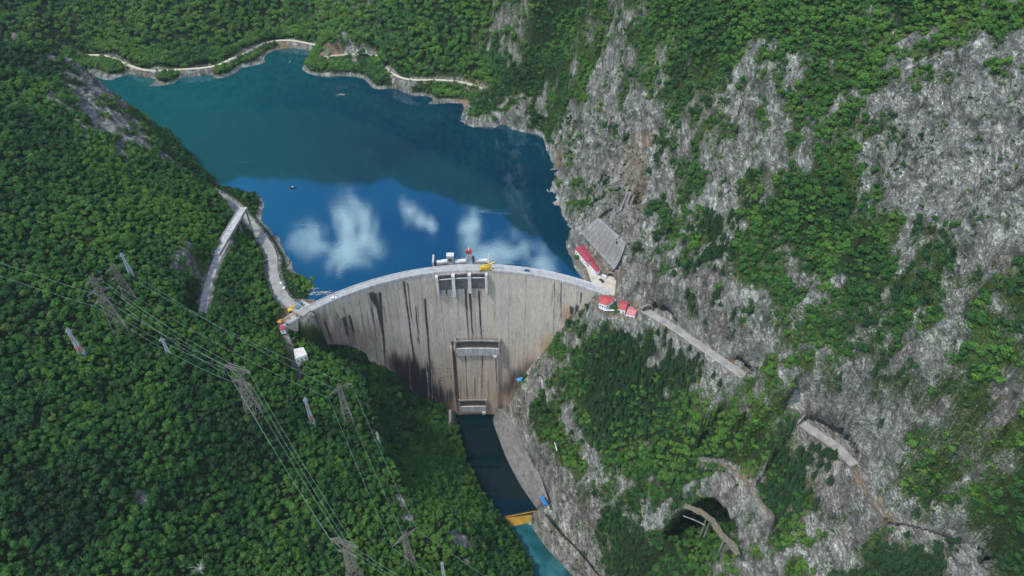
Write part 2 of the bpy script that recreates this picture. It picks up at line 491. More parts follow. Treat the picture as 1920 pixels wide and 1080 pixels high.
# crags: stretched down the fall line
S2 = math.sqrt(.5)
U = (XX * 0.61 - YY * 0.79); V = (XX * 0.79 + YY * 0.61)
big = fbm(U / 46, V / 120, Z / 120, 4, .5, True)
med = fbm(U / 13 + 3, V / 26, Z / 22, 4, .55, True)
fine = fbm(XX / 5.5, YY / 5.5, Z / 8, 3, .6, True)
soft = fbm(XX / 38, YY / 38, 0 * Z + 3.3, 4, .5)
rockm = smooth(0.75, 0.35, VD)
for name, (pl, hw, sh) in ROADS.items():
    s = window(pl, 26); d, zz = seg_dist(XX[s], YY[s], pl)
    b = smooth(hw + sh + (9 if name in ('left', 'old', 'track') else (4 if 'far' in name else 7)), hw + sh, d)
    if name in ('left', 'track', 'lower', 'ledge', 'footpath', 'old') or 'far' in name: pass
    quiet[s] = np.maximum(quiet[s], b)
for px, z in PADS:
    pl = np.array([P(a, b, z) for a, b in px]); s = window(pl, 20)
    quiet[s] = np.maximum(quiet[s], smooth(-9, 0, poly_dist(XX[s], YY[s], pl)))
shore = np.exp(-(Z / 7.0) ** 2) * smooth(395, 420, YY)
dth = np.degrees(np.arctan2(XX - DCX, YY - DCY)); drr = np.hypot(XX - DCX, YY - DCY)
neardam = np.exp(-((drr - DR + 4) / 9.0) ** 2) * (dth > -60) * (dth < 42)
amp = (1 - quiet) * (1 - .72 * shore) * (1 - .8 * neardam)
gul = fbm(U / 60 + 9, V / 150, Z / 200, 4, .5, True)
dz_big = big * 13 * right * amp + (soft * 7 + gul * 8) * left * amp * smooth(0, 25, np.abs(XX - xc)) + (soft * 8 + big * 5) * far * amp * smooth(4, 30, Z) + ((fbm(XX / 210, YY / 210, 0 * Z + 7, 5, .55, True) - .30) * 60 - 52) * smooth(860, 1020, YY) + ((fbm(XX / 90, YY / 90, 0 * Z + 4, 4, .5, True) - .35) * 26 - 14 * smooth(0, 60, XX) * smooth(700, 900, YY)) * smooth(590, 680, YY) * smooth(20, 60, Z) * (XX > -20)
Z = Z + dz_big * (1 - 0.5 * smooth(30, 0, Z) * right)
POOL_L = [(858, 772), (861, 800), (864, 832), (880, 880), (905, 928), (936, 968)]
POOL_R = [(924, 772), (922, 792), (927, 815), (946, 865), (969, 910), (1003, 955)]
RIV_L = [(955, 985), (975, 1020), (1000, 1062), (1030, 1110)]
RIV_R = [(1008, 985), (1032, 1008), (1055, 1045), (1082, 1085), (1110, 1125)]
pool_poly = np.array([P(a, b, -160) for a, b in POOL_L + POOL_R[::-1]]); riv_poly = np.array([P(a, b, -165) for a, b in RIV_L + RIV_R[::-1]])
riv_poly[3] += (-12, -90, 0); riv_poly[4] += (12, -90, 0)
s = window(np.vstack([pool_poly, riv_poly]), 75)
dp = -np.maximum(poly_dist(XX[s], YY[s], pool_poly), poly_dist(XX[s], YY[s], riv_poly))
cxl = np.interp(YY[s], [150, 230, 250, 300, 330, 400], [60, 40, 28, -8, -26, -36])
sideL = XX[s] < cxl
cap = np.where(sideL, -158 + 1.22 * dp + np.where(dp > 0, 1, 0), -163 + 1.12 * dp + .9 * np.maximum(dp - 16, 0) * 2)
cap = np.where(dp < 0, -168, cap)
Z[s] = np.where(YY[s] < 402, np.minimum(Z[s], np.where(dp < 70, cap, 1e9)), Z[s])
clear[s] = np.maximum(clear[s], ((~sideL) & (dp < 21) & (YY[s] > 290) & (YY[s] < 405)) * 1.0)
amp[s] *= smooth(0, 14, np.where(sideL, dp * .6, dp - 14)); 
gy, gx = np.gradient(Z, GY, GX)
nl = np.sqrt(gx ** 2 + gy ** 2 + 1)
NXv, NYv, NZv = -gx / nl, -gy / nl, 1 / nl
strat = ZL = (Z * .8 + U * .35 + fbm(XX / 25, YY / 25, Z / 25, 3) * 9) / 8.5
saw = strat - np.floor(strat); ledge = np.where(saw < .8, saw / .8, (1 - saw) / .2) - .5
h = (med * 6.2 + fine * 2.6 + ledge * 3.0) * (0.30 + .70 * rockm) * right * amp + (med * 4.0 * rockm + fine * (.4 + 1.6 * rockm)) * left * amp + (med * 1.6) * far * amp * (.3 + .7 * rockm)
PX = XX + NXv * h; PY = YY + NYv * h; PZ = Z + NZv * h
for name, (pl, hw, sh) in ROADS.items():
    s = window(pl, 26); d, zz = seg_dist(XX[s], YY[s], pl)
    wd = 2.2 if name in ('left', 'old', 'right', 'gallery') else (1.0 if 'far' in name else 1.6)
    b = smooth(hw + sh + wd * 2, hw + sh, d)
    PX[s] = PX[s] * (1 - b) + XX[s] * b; PY[s] = PY[s] * (1 - b) + YY[s] * b
    PZ[s] = PZ[s] * (1 - b) + (zz - .35) * b
    clear[s] = np.maximum(clear[s], smooth(hw + sh + (3.0 if name in ('left', 'right', 'gallery') else (2.2 if 'far' in name else 1.5)), hw + sh + .3, d))
for px, z in PADS:
    pl = np.array([P(a, b, z) for a, b in px]); s = window(pl, 20)
    b = smooth(-3.5, -0.2, poly_dist(XX[s], YY[s], pl))
    PZ[s] = PZ[s] * (1 - b) + (z - .3) * b; PX[s] = PX[s] * (1 - b) + XX[s] * b; PY[s] = PY[s] * (1 - b) + YY[s] * b
    clear[s] = np.maximum(clear[s], smooth(-4, -1, poly_dist(XX[s], YY[s], pl)))

# hollows pushed sideways into the rock: (mouth pixels, push vector, softness)
# rock over the tunnels
TUNNELS = []
for a_, b_, z_, r_, L_ in [((1213, 583), (1223, 604), 6, 3.5, 9), ((1503, 792), (1522, 806), 6, 3.3, 12), ((1398, 706), (1380, 692), 6, 3.5, 10), ((1146, 521), (1135, 534), 5, 3.2, 9)]:
    p_, q_ = np.array(P(*a_, z_)), np.array(P(*b_, z_)); d_ = (p_ - q_)[:2] / np.linalg.norm((p_ - q_)[:2]); TUNNELS.append((p_, d_, r_, L_))
    s = window(np.array([p_]), 30); rx, ry = XX[s] - p_[0], YY[s] - p_[1]; al = rx * d_[0] + ry * d_[1]; ac = np.abs(-rx * d_[1] + ry * d_[0])
    w_ = smooth(.6, 1.6, al) * smooth(L_ + 9, L_ + 2, al); top_ = z_ + (r_ * 1.36 + 2.2 + med[s] * 1.4 + fine[s]) - np.maximum(ac - r_ - .8, 0) ** 1.3 * .9
    PZ[s] = np.where(w_ > .02, np.maximum(PZ[s], z_ - 1 + (top_ - z_ + 1) * w_), PZ[s]); clear[s] *= 1 - w_ * .7
HOLLOWS = [
    ([(1238, 1012), (1250, 985), (1272, 962), (1300, 945), (1322, 935), (1336, 934), (1350, 944), (1366, 972), (1382, 1000), (1386, 1030), (1360, 1050), (1300, 1040)], (24, 25, -24), 1.3, ([(1225, 1040), (1300, 1052), (1400, 1050)], 16)),
    ([(1497, 789), (1504, 784), (1530, 788), (1560, 805), (1588, 829), (1604, 856), (1608, 874), (1598, 868), (1570, 838), (1540, 814)], (9, 7, -1.0), .6, None),
    ([(1003, 762), (1012, 757), (1028, 768), (1050, 800), (1064, 832), (1085, 862), (1102, 888), (1092, 892), (1060, 850), (1035, 805), (1015, 780)], (8, 6, -4), 1.4, None),
    ([(1208, 584), (1211, 578), (1224, 575), (1244, 580), (1258, 591), (1270, 607), (1262, 610), (1235, 594)], (4, 12, -1), .8, None),
    ([(1366, 690), (1370, 678), (1380, 674), (1392, 682), (1406, 699), (1404, 708), (1384, 698)], (14, 12, -1.0), .8, None),
    ([(1652, 978), (1700, 984), (1760, 1002), (1812, 1028), (1852, 1074), (1836, 1080), (1785, 1044), (1715, 1012), (1660, 992)], (9, 9, -2), 1.2, None),
    ([(1001, 234), (1002, 222), (1012, 219), (1026, 223), (1029, 234), (1014, 235)], (7, 8, -1), .8, None),
    ([(1062, 292), (1064, 284), (1070, 282), (1074, 290), (1072, 298)], (6, 5, -1), .8, None),
    ([(720, 131), (721, 121), (730, 120), (732, 130)], (0, 10, -1), .9, None),
    ([(1138, 524), (1140, 514), (1146, 510), (1153, 517), (1153, 532)], (6, 5, -.5), .8, None),
]
hollow = np.zeros_like(Z)
roadcore = np.zeros_like(Z)
for name, (pl, hw, sh) in ROADS.items():
    if name in ('right', 'gallery', 'far_right', 'far_left'):
        s = window(pl, 10); d, zz = seg_dist(XX[s], YY[s], pl); roadcore[s] = np.maximum(roadcore[s], smooth(hw + .9, hw + .1, d))
QX, QY, QT = proj(PX, PY, PZ)
for px, push, sf, opn in HOLLOWS:
    q = np.array([(a, b, 0.0) for a, b in px]); g0 = np.array([on_ground(a, b) for a, b in px])
    s = window(g0, 45); mpp = QT[s] / FOC
    d = poly_dist(QX[s], QY[s], q) * mpp
    d = np.where(np.abs(QT[s] - proj(*g0.mean(0))[2]) < 60, d, -9)
    b = smooth(-.1, sf, d)
    if opn:
        d2, _ = seg_dist(QX[s], QY[s], np.array([(a, b_, 0.0) for a, b_ in opn[0]])); b = b * smooth(2, opn[1], d2 * mpp)
    b = b * (1 - roadcore[s])
    PX[s] += push[0] * b; PY[s] += push[1] * b; PZ[s] += push[2] * b
    hollow[s] = np.maximum(hollow[s], smooth(-.5, .5, d) * (b > .5) * (1 if not opn else 0))
clear = np.maximum(clear, hollow * .0)


def link(name, me, mat=None, parent=None):
    o = bpy.data.objects.new(name, me); C.objects.link(o)
    if mat is not None:
        me.materials.clear(); me.materials.append(mat)
    if parent is not None: o.parent = parent
    return o


def tag(o, label=None, cat=None, group=None, kind=None):
    if label: o['label'] = label
    if cat: o['category'] = cat
    if group: o['group'] = group
    if kind: o['kind'] = kind
    return o


def grid_mesh(name, X, Y, Zz, attrs=None, smooth_sh=True):
    ny, nx = X.shape
    me = bpy.data.meshes.new(name)
    co = np.stack([X, Y, Zz], -1).reshape(-1, 3)
    idx = np.arange(nx * ny).reshape(ny, nx)
    f = np.stack([idx[:-1, :-1], idx[:-1, 1:], idx[1:, 1:], idx[1:, :-1]], -1).reshape(-1, 4)
    me.vertices.add(len(co)); me.vertices.foreach_set('co', co.ravel().astype(np.float32))
    me.loops.add(f.size); me.loops.foreach_set('vertex_index', f.ravel().astype(np.int32))
    me.polygons.add(len(f)); me.polygons.foreach_set('loop_start', (np.arange(len(f)) * 4).astype(np.int32))
    me.polygons.foreach_set('use_smooth', np.full(len(f), smooth_sh))
    for k, v in (attrs or {}).items():
        if v.ndim == 3:
            a = me.color_attributes.new(k, 'FLOAT_COLOR', 'POINT')
            a.data.foreach_set('color', np.concatenate([v, np.ones(v.shape[:2] + (1,))], -1).ravel().astype(np.float32))
        else:
            a = me.attributes.new(k, 'FLOAT', 'POINT'); a.data.foreach_set('value', v.ravel().astype(np.float32))
    me.update(); me.validate()
    return me


# ------------------------------------------------------------------ materials
def mat(name, color=(.5, .5, .5), rough=.8, metal=0.0, spec=.5):
    m = bpy.data.materials.new(name); m.use_nodes = True
    b = m.node_tree.nodes['Principled BSDF']
    b.inputs['Base Color'].default_value = (*color, 1); b.inputs['Roughness'].default_value = rough
    b.inputs['Metallic'].default_value = metal; b.inputs['Specular IOR Level'].default_value = spec
    return m


def weathered(name, c1, c2, scale=.6, rough=.85, bump=.3, spec=.3):
    """a surface of two tones mixed by noise, in object space"""
    m = mat(name, c1, rough, 0, spec); n = NT(m.node_tree); b = n.n['Principled BSDF']
    tcn = n.add('ShaderNodeTexCoord').outputs['Object']
    f = n.noise(tcn, scale, 6, .65, .3)
    n.put(b.inputs['Base Color'], n.ramp(f, [(.32, c1), (.68, c2)]))
    n.put(b.inputs['Normal'], n.bump(n.noise(tcn, scale * 4, 5, .7), bump, .2))
    return m


def attr(n, name, out='Fac'):
    a = n.add('ShaderNodeAttribute'); a.attribute_name = name
    return a.outputs[out]


M_TERR = mat('limestone_and_grass', rough=.95, spec=.15)
n = NT(M_TERR.node_tree); b = n.n['Principled BSDF']
pos = n.add('ShaderNodeNewGeometry').outputs['Position']
ROT = (0, 0, R(-52))
strk = n.mapping(pos, (1, .42, .55), ROT)
n1 = n.noise(strk, .055, 8, .62, .4); n2 = n.noise(strk, .17, 7, .66, .7); n3 = n.noise(pos, .9, 5, .7, .2); n4 = n.noise(pos, .018, 5, .6)
ln1 = n.noise(n.mapping(pos, (1, .30, .40), (0, 0, R(-40))), .16, 6, .65, 1.2); ln2 = n.noise(n.mapping(pos, (1, .5, .8), (0, 0, R(-70))), .42, 5, .65, .8)
ck = n.math('MULTIPLY', n.mapr(n.math('ABSOLUTE', n.math('SUBTRACT', ln1, .5)), 0.0, .035), n.mapr(n.math('ABSOLUTE', n.math('SUBTRACT', ln2, .5)), 0.0, .03))
rk = n.ramp(n2, [(.33, (.045, .046, .040)), (.42, (.165, .163, .135)), (.52, (.315, .31, .265)), (.68, (.56, .55, .475))])
s5 = n.noise(n.mapping(pos, (1, .35, .45), (0, 0, R(-46))), .62, 4, .7, .4)
rk = n.mix(1.0, rk, n.ramp(s5, [(.34, .60), (.48, 1.08), (.66, 1.5)]), 'MULTIPLY')
rk = n.mix(n.mapr(n1, .35, .65, .0, .35), rk, (.33, .325, .28))
rk = n.mix(n.math('MULTIPLY', n.mapr(n4, .50, .66), .45), rk, (.17, .125, .085))
st_ = n.noise(n.mapping(pos, (1, .18, .22), (0, 0, R(-52))), .10, 5, .6, .5)
rk = n.mix(n.math('MULTIPLY', n.mapr(st_, .50, .68), .45), rk, (.085, .085, .075))
rk = n.mix(n.math('MULTIPLY', n.math('SUBTRACT', 1.0, ck), .45), rk, (.05, .052, .048))
rk = n.mix(n.math('MULTIPLY', n.mapr(n3, .52, .68), .45), rk, (.075, .085, .045))
rk = n.mix(n.math('MULTIPLY', n.mapr(n.math('ADD', attr(n, 'cav'), n.math('MULTIPLY', n.math('SUBTRACT', n3, .5), .9)), 0.30, .75), .7), rk, n.ramp(n3, [(.35, (.030, .036, .018)), (.7, (.10, .095, .055))]))  # rock hollows darkened: soil and moss in cracks, plus painted crevice shade
gr = n.ramp(n.noise(pos, .12, 7, .7), [(.3, (.03, .055, .012)), (.55, (.065, .105, .025)), (.75, (.14, .15, .06))])
vg = attr(n, 'veg')
gm = n.mapr(n.math('ADD', vg, n.math('MULTIPLY', n.math('SUBTRACT', n3, .5), 1.1)), .28, .56)
col = n.mix(gm, rk, gr)
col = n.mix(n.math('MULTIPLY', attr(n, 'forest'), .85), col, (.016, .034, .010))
col = n.mix(attr(n, 'earth'), col, n.ramp(n.noise(pos, .5, 6, .7), [(.3, (.16, .11, .06)), (.7, (.36, .26, .16))]))
n.put(b.inputs['Base Color'], col)
hgt = n.math('ADD', n.math('MULTIPLY', n2, 3.2), n.math('ADD', n.math('MULTIPLY', n3, .8), n.math('MULTIPLY', ck, .7)))
hgt = n.math('ADD', hgt, n.math('MULTIPLY', s5, 1.6))
n.put(b.inputs['Normal'], n.bump(hgt, 1.0, 1.3))

earth = np.zeros_like(Z)
shape_noise = fbm(XX / 9, YY / 9, Z / 9, 3)


def spot(px, py, r, amt=1.0, arr=None):
    g = on_ground(px, py); a = earth if arr is None else arr
    d = np.hypot(XX - g[0], YY - g[1]) / r + shape_noise * .6
    np.maximum(a, smooth(1.0, .6, d) * amt, out=a)


for q in [(1255, 622, 7), (1275, 632, 6), (1300, 645, 3), (1395, 700, 4), (1365, 672, 4), (1245, 612, 4), (627, 86, 9), (1083, 215, 7, 0), (875, 180, 16), (535, 102, 12), (1150, 530, 8),
          (600, 110, 10), (545, 590, 8), (530, 600, 4), (1640, 950, 3, .7), (1660, 975, 4, .7), (1610, 900, 3, .7), (1395, 890, 5, .9), (1050, 308, 6, .9), (1335, 665, 3, .7), (383, 555, 4, .6)]:
    spot(q[0], q[1], q[2], q[3] if len(q) > 3 else 1.0)
spot(1200, 300, 11, .55); spot(1190, 340, 12, .55); spot(1195, 370, 10, .5)
for nm in ('track', 'ledge', 'lower', 'footpath', 'old'):
    pl, hw, sh = ROADS[nm]; s = window(pl, 10); d, _z = seg_dist(XX[s], YY[s], pl)
    earth[s] = np.maximum(earth[s], smooth(hw + 1.2, hw * .5, d + shape_noise[s] * 2.5) * .42)
for px, z in PADS:
    pl = np.array([P(a, b, z) for a, b in px]); s = window(pl, 6)
    earth[s] = np.maximum(earth[s], .5 * smooth(-.5, .5, poly_dist(XX[s], YY[s], pl)))
bare = np.zeros_like(Z)
for q in [(862, 1018, 8), (875, 1030, 5), (748, 948, 4.5), (765, 980, 4.5), (735, 925, 3), (345, 488, 7), (335, 512, 6), (352, 470, 4), (268, 938, 4), (262, 925, 2.5), (300, 790, 0.1), (530, 800, 2.5), (700, 860, 2.5), (600, 1078, 1.5), (875, 1060, 3), (690, 768, 2.5), (30, 68, 8), (1220, 690, 5), (1235, 680, 4), (360, 505, 5)]:
    spot(*q, 1.0, bare)
for q in [(990, 790, 6), (1000, 840, 8), (1028, 872, 8), (1058, 905, 8), (1085, 825, 6), (1066, 785, 6), (1108, 870, 6), (1290, 925, 5), (1345, 912, 7), (1393, 960, 7), (1402, 1010, 7), (1250, 955, 5), (1235, 985, 5), (1365, 935, 6)]:
    spot(*q, .92, bare)
VD = VD * (1 - bare)
STRIPS = 1
for line, r_ in [([(1012, 768), (1026, 782), (1045, 812), (1058, 840), (1078, 868), (1096, 888)], 4.0), ([(1018, 790), (1028, 806), (1034, 820)], 4.5), ([(1290, 575), (1330, 630)], .01)]:
    pl = np.array([on_ground(a, b) for a, b in line]); s = window(pl, 12); d, _z = seg_dist(XX[s], YY[s], pl)
    VD[s] = np.maximum(VD[s], smooth(r_ + 1.5, r_ - 1, d) * 1.0)
VD = VD * (1 - clear)
for q in [(1130, 604, 5), (1150, 612, 6), (1170, 616, 6), (1190, 618, 5), (1205, 612, 4)]:
    spot(*q, .9, clear)
patch = fbm(XX / 13, YY / 13, Z / 17, 4, .55)
VN = np.clip(VD + (patch * .8 - (med * .5 + fine * .3) * .22 * right) * smooth(1.0, .8, VD), 0, 1)
VN = np.where((hollow > .3) & (VD < .9), VN * .3, VN)
grow = smooth(.33, .50, VN) * (1 - clear)
grow = np.where(VD > .93, (1 - clear), grow)
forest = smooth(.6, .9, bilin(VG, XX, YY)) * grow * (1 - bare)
shoreband = smooth(4.5, 1.0, PZ) * (PZ > -12) * (YY > 405)
grow = grow * (1 - smooth(3.0, 1.2, PZ) * (YY > 405))
vegA = np.clip(VN * (1 - .9 * shoreband), 0, 1)
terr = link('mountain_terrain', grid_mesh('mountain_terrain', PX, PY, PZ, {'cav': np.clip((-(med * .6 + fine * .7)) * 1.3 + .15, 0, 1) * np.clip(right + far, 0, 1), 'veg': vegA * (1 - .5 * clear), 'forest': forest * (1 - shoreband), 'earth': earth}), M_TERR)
tag(terr, kind='structure')

# ------------------------------------------------------------------ water


def flat_mesh(name, pts, z):
    me = bpy.data.meshes.new(name); me.from_pydata([(a, b_, z) for a, b_ in pts], [], [tuple(range(len(pts)))]); me.update()
    return me


def water_mat(name, dark_tone, teal_tone, ior=1.45, sc_=.05, bump_=.04, rough=.015, patch_=()):
    m = mat(name, dark_tone, rough); n = NT(m.node_tree); b = n.n['Principled BSDF']
    b.inputs['IOR'].default_value = ior; b.inputs['Specular Tint'].default_value = (.62, .92, 1.0, 1) if patch_ else (1, 1, 1, 1); b.inputs['Specular IOR Level'].default_value = .5
    pos = n.add('ShaderNodeNewGeometry').outputs['Position']
    f = n.noise(pos, sc_ * .15, 4, .5, .5)
    ff = n.mapr(f, .35, .65)
    if patch_:      # darker navy tone towards the right bank, lighter teal towards the far left arm
        sp0 = n.add('ShaderNodeSeparateXYZ'); n.put(sp0.inputs[0], pos)
        ff = n.math('ADD', n.math('MULTIPLY', ff, .35), n.mapr(n.math('ADD', sp0.outputs[0], n.math('MULTIPLY', n.math('SUBTRACT', f, .5), 260.0)), -120.0, -420.0), clamp=True)
    n.put(b.inputs['Base Color'], n.mix(ff, dark_tone, teal_tone))
    rp = n.mapping(pos, (1, 2.0, 1), (0, 0, R(15)))
    hh = n.math('ADD', n.noise(rp, .35, 3, .5), n.math('MULTIPLY', n.noise(rp, 1.6, 2, .5), .25))
    wind = n.mapr(n.noise(n.mapping(pos, (.6, 2.2, 1), (0, 0, R(-8))), .012, 5, .6), .5, .72, .35, 1.0)
    if patch_:
        for (cx0, cy0, rx, ry, k) in patch_:
            sx = n.add('ShaderNodeSeparateXYZ'); n.put(sx.inputs[0], pos)
            dx_ = n.math('DIVIDE', n.math('SUBTRACT', sx.outputs[0], cx0), rx); dy_ = n.math('DIVIDE', n.math('SUBTRACT', sx.outputs[1], cy0), ry)
            dd_ = n.math('ADD', n.math('MULTIPLY', dx_, dx_), n.math('MULTIPLY', dy_, dy_))
            dd_ = n.math('ADD', dd_, n.math('MULTIPLY', n.math('SUBTRACT', n.noise(n.mapping(pos, (1, 2.5, 1)), .03, 5, .65), .5), 2.2))
            wind = n.math('ADD', wind, n.mapr(dd_, 1.0, .6, 0.0, k))
    n.put(b.inputs['Normal'], n.bump(n.math('MULTIPLY', hh, wind), bump_, 1.0))
    return m


M_LAKE = water_mat('reservoir_water', (.0, .014, .034), (.0, .056, .064), 2.25, .05, .022, .015, [(*P(550, 248, 0)[:2], 42, 20, 9.0), (*P(420, 300, 0)[:2], 30, 6, 4.0), (*P(960, 395, 0)[:2], 30, 5, 4.0), (*P(780, 205, 0)[:2], 50, 8, 3.0)])
arc = [ring_pt(t, DR + 5.0, 0)[:2] for t in np.linspace(TH0 - 2, TH1 + 3, 40)]
lake = link('reservoir_water', flat_mesh('reservoir_water', arc + [(92, 400), (105, 480), (120, 560), (150, 700), (300, 1000), (-1100, 1000), (-1000, 800), (-700, 620), (-420, 600), (-300, 545), (-262, 520), (-238, 470), (-205, 440), (-190, 400)], 0.0), M_LAKE)
tag(lake, kind='structure')
M_POOL = water_mat('tailwater', (.0008, .006, .009), (.001, .009, .012), 1.33, .05, .03)
pool = link('stilling_pool_water', flat_mesh('stilling_pool_water', [(-95, 405), (20, 405), (20, 330), P(1012, 962, -160)[:2], P(925, 974, -160)[:2], (-75, 320)], -160.0), M_POOL)
tag(pool, kind='structure')
M_RIV = water_mat('river_water', (.003, .040, .042), (.025, .10, .10), 1.4, .4, .03)
river = link('river_water', flat_mesh('river_water', [(-90, 300), (80, 300), (150, 100), (100, -100), (-60, -100)], -165.5), M_RIV)
tag(river, kind='structure')
# ---x
# ------------------------------------------------------------------ vegetation
def leaf_mat(name):
    m = mat(name, (.05, .09, .02), .75, 0, .25); n = NT(m.node_tree); b = n.n['Principled BSDF']
    a = n.add('ShaderNodeAttribute'); a.attribute_type = 'INSTANCER'; a.attribute_name = 'tint'
    a2 = n.add('ShaderNodeAttribute'); a2.attribute_type = 'OBJECT'; a2.attribute_name = 'leaf_shade'
    s = n.math('ADD', a.outputs['Fac'], a2.outputs['Fac'])
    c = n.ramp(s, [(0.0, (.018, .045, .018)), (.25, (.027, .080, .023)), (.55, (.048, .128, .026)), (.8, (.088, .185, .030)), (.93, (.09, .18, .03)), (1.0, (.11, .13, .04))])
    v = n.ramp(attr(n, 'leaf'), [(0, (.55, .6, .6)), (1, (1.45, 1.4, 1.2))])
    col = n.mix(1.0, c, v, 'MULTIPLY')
    n.put(b.inputs['Base Color'], col)
    tr = n.add('ShaderNodeBsdfTranslucent'); n.put(tr.inputs[0], n.mix(1.0, col, (1.3, 1.4, .7), 'MULTIPLY'))
    mx = n.add('ShaderNodeMixShader'); mx.inputs[0].default_value = .22
    out = n.n['Material Output']
    n.l.new(b.outputs[0], mx.inputs[1]); n.l.new(tr.outputs[0], mx.inputs[2]); n.l.new(mx.outputs[0], out.inputs[0])
    return m


M_LEAF = leaf_mat('tree_leaves')
M_BARK = weathered('bark', (.06, .05, .04), (.13, .11, .09), 2)


def crown_template(seed, kind):
    """leaf clumps spread over a lobed crown about 1 m in radius; z from 0 to about 1.5"""
    rs = np.random.RandomState(seed); vs_, lf = [], []
    lobes = []
    if kind == 'broad':
        for i in range(9):
            a = rs.rand() * 6.28; r = rs.rand() ** .6 * .62
            lobes.append((r * math.cos(a), r * math.sin(a), .55 + rs.rand() * .65 - r * .35, .34 + rs.rand() * .2))
        nq, sz = 430, .145
    elif kind == 'bush':
        for i in range(6):
            a = rs.rand() * 6.28; r = rs.rand() ** .6 * .6
            lobes.append((r * math.cos(a), r * math.sin(a), .25 + rs.rand() * .35, .32 + rs.rand() * .2))
        nq, sz = 220, .19
    else:
        nq, sz = 300, .17
    for i in range(nq):
        if kind == 'conifer':
            hh = rs.rand() ** .8; a = rs.rand() * 6.28; rr = (1 - hh) * .85 * (.45 + .55 * rs.rand()) * (1 + .2 * math.sin(a * 6 + hh * 20)) + .04
            c = np.array([rr * math.cos(a), rr * math.sin(a), .3 + hh * 2.4]); nrm = np.array([math.cos(a) * .6, math.sin(a) * .6, .8])
            lf_v = .25 + .5 * rs.rand()
        else:
            L = lobes[rs.randint(len(lobes))]
            d = rs.normal(size=3); d[2] = abs(d[2]) * .9 + (-.25 if rs.rand() < .25 else .05); d /= np.linalg.norm(d)
            c = np.array(L[:3]) + d * L[3] * (.78 + .36 * rs.rand()); nrm = d
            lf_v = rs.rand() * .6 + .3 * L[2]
        nrm = nrm + rs.normal(size=3) * .45; nrm /= np.linalg.norm(nrm)
        t = np.cross(nrm, rs.normal(size=3)); t /= np.linalg.norm(t); bt = np.cross(nrm, t)
        s1, s2 = sz * (.6 + rs.rand() * .8), sz * (.5 + rs.rand() * .6)
        q = [c + t * s1, c + bt * s2 + nrm * .02, c - t * s1 * .9, c - bt * s2]
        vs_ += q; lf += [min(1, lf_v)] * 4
    return np.array(vs_), np.array(lf)


TEMPL = [crown_template(11, 'broad'), crown_template(23, 'broad'), crown_template(37, 'broad'), crown_template(41, 'broad'), crown_template(53, 'bush'), crown_template(67, 'bush'), crown_template(71, 'conifer')]
rs = np.random.RandomState(5)
# candidate places: terrain faces weighted by area and growth
A0 = np.stack([PX, PY, PZ], -1)
e1 = A0[:-1, 1:] - A0[:-1, :-1]; e2 = A0[1:, :-1] - A0[:-1, :-1]
cr = np.cross(e1, e2); area = np.linalg.norm(cr, axis=-1); nz = cr[..., 2] / np.maximum(area, 1e-6)
cen = (A0[:-1, :-1] + A0[1:, 1:]) / 2
fx, fy, ft = proj(cen[..., 0], cen[..., 1], cen[..., 2])
seen = (fx > -260) & (fx < 2180) & (fy > -200) & (fy < 1250) & (ft < 1500) & (cen[..., 2] > -163)
# not on slopes that turn away from the camera
vw = cen - np.array([0, 0, CAMZ]); vw /= np.linalg.norm(vw, axis=-1)[..., None]
seen &= ((cr / np.maximum(area, 1e-6)[..., None] * vw).sum(-1) < .25)
seen &= ~((drr[:-1, :-1] > DR - 16) & (drr[:-1, :-1] < DR + 9) & (dth[:-1, :-1] > -51) & (dth[:-1, :-1] < 34) & (cen[..., 2] > -160) & (drr[:-1, :-1] > DR - dam_off(dth[:-1, :-1], cen[..., 2]) - 2.2))
G = grow[:-1, :-1] * np.clip((nz - .12) * 4, 0, 1)
farf = far[:-1, :-1]; rightf = right[:-1, :-1]; vdf = VD[:-1, :-1]; patchf = patch[:-1, :-1]
dens = seen * area * (G * np.where(farf > .5, .050 + .14 * (cen[..., 2] < 15), np.where(rightf > .5, .145, .20)) + .080 * rightf * (vdf > .07) * (1 - G) * smooth(-.25, .3, patchf) * (clear[:-1, :-1] < .2) + .004 * farf * (1 - G))
dens = dens * (1 - smooth(3.2, 1.6, cen[..., 2]) * (cen[..., 1] > 405))
cnt = rs.poisson(np.clip(dens, 0, 3)).ravel()
fi = np.repeat(np.arange(cnt.size), cnt)
print('plants', len(fi))
jx, jy = rs.rand(len(fi)), rs.rand(len(fi))
e1f, e2f, o0 = e1.reshape(-1, 3)[fi], e2.reshape(-1, 3)[fi], A0[:-1, :-1].reshape(-1, 3)[fi]
tp = o0 + e1f * jx[:, None] + e2f * jy[:, None]
tR, tF, tG = rightf.ravel()[fi], farf.ravel()[fi], G.ravel()[fi]
con = np.zeros(len(fi))
for q in [(1190, 700, 26), (1260, 690, 22), (1130, 790, 20), (1170, 730, 26), (1215, 740, 18), (1280, 660, 12), (1500, 900, 16), (1460, 940, 12), (1340, 450, 14), (1330, 500, 14), (1150, 640, 12), (1700, 1040, 14), (1545, 880, 10)]:
    g = on_ground(q[0], q[1]); con = np.maximum(con, np.exp(-(((tp[:, 0] - g[0]) ** 2 + (tp[:, 1] - g[1]) ** 2) / q[2] ** 2)))
isc = rs.rand(len(fi)) < con * .75
bushy = (tR > .5) & (rs.rand(len(fi)) < .55 + .4 * (tG < .4)) & ~isc
vi = np.where(isc, 6, np.where(bushy, 4 + rs.randint(0, 2, len(fi)), rs.randint(0, 4, len(fi))))
rad = np.where(tF > .5, 2.2 + rs.rand(len(fi)) ** 1.5 * 2.4, np.where(tR > .5, 1.5 + 1.5 * rs.rand(len(fi)) ** 1.3, 1.1 + 1.7 * rs.rand(len(fi)) ** 2.4))
fd = np.full(len(fi), 99.0)
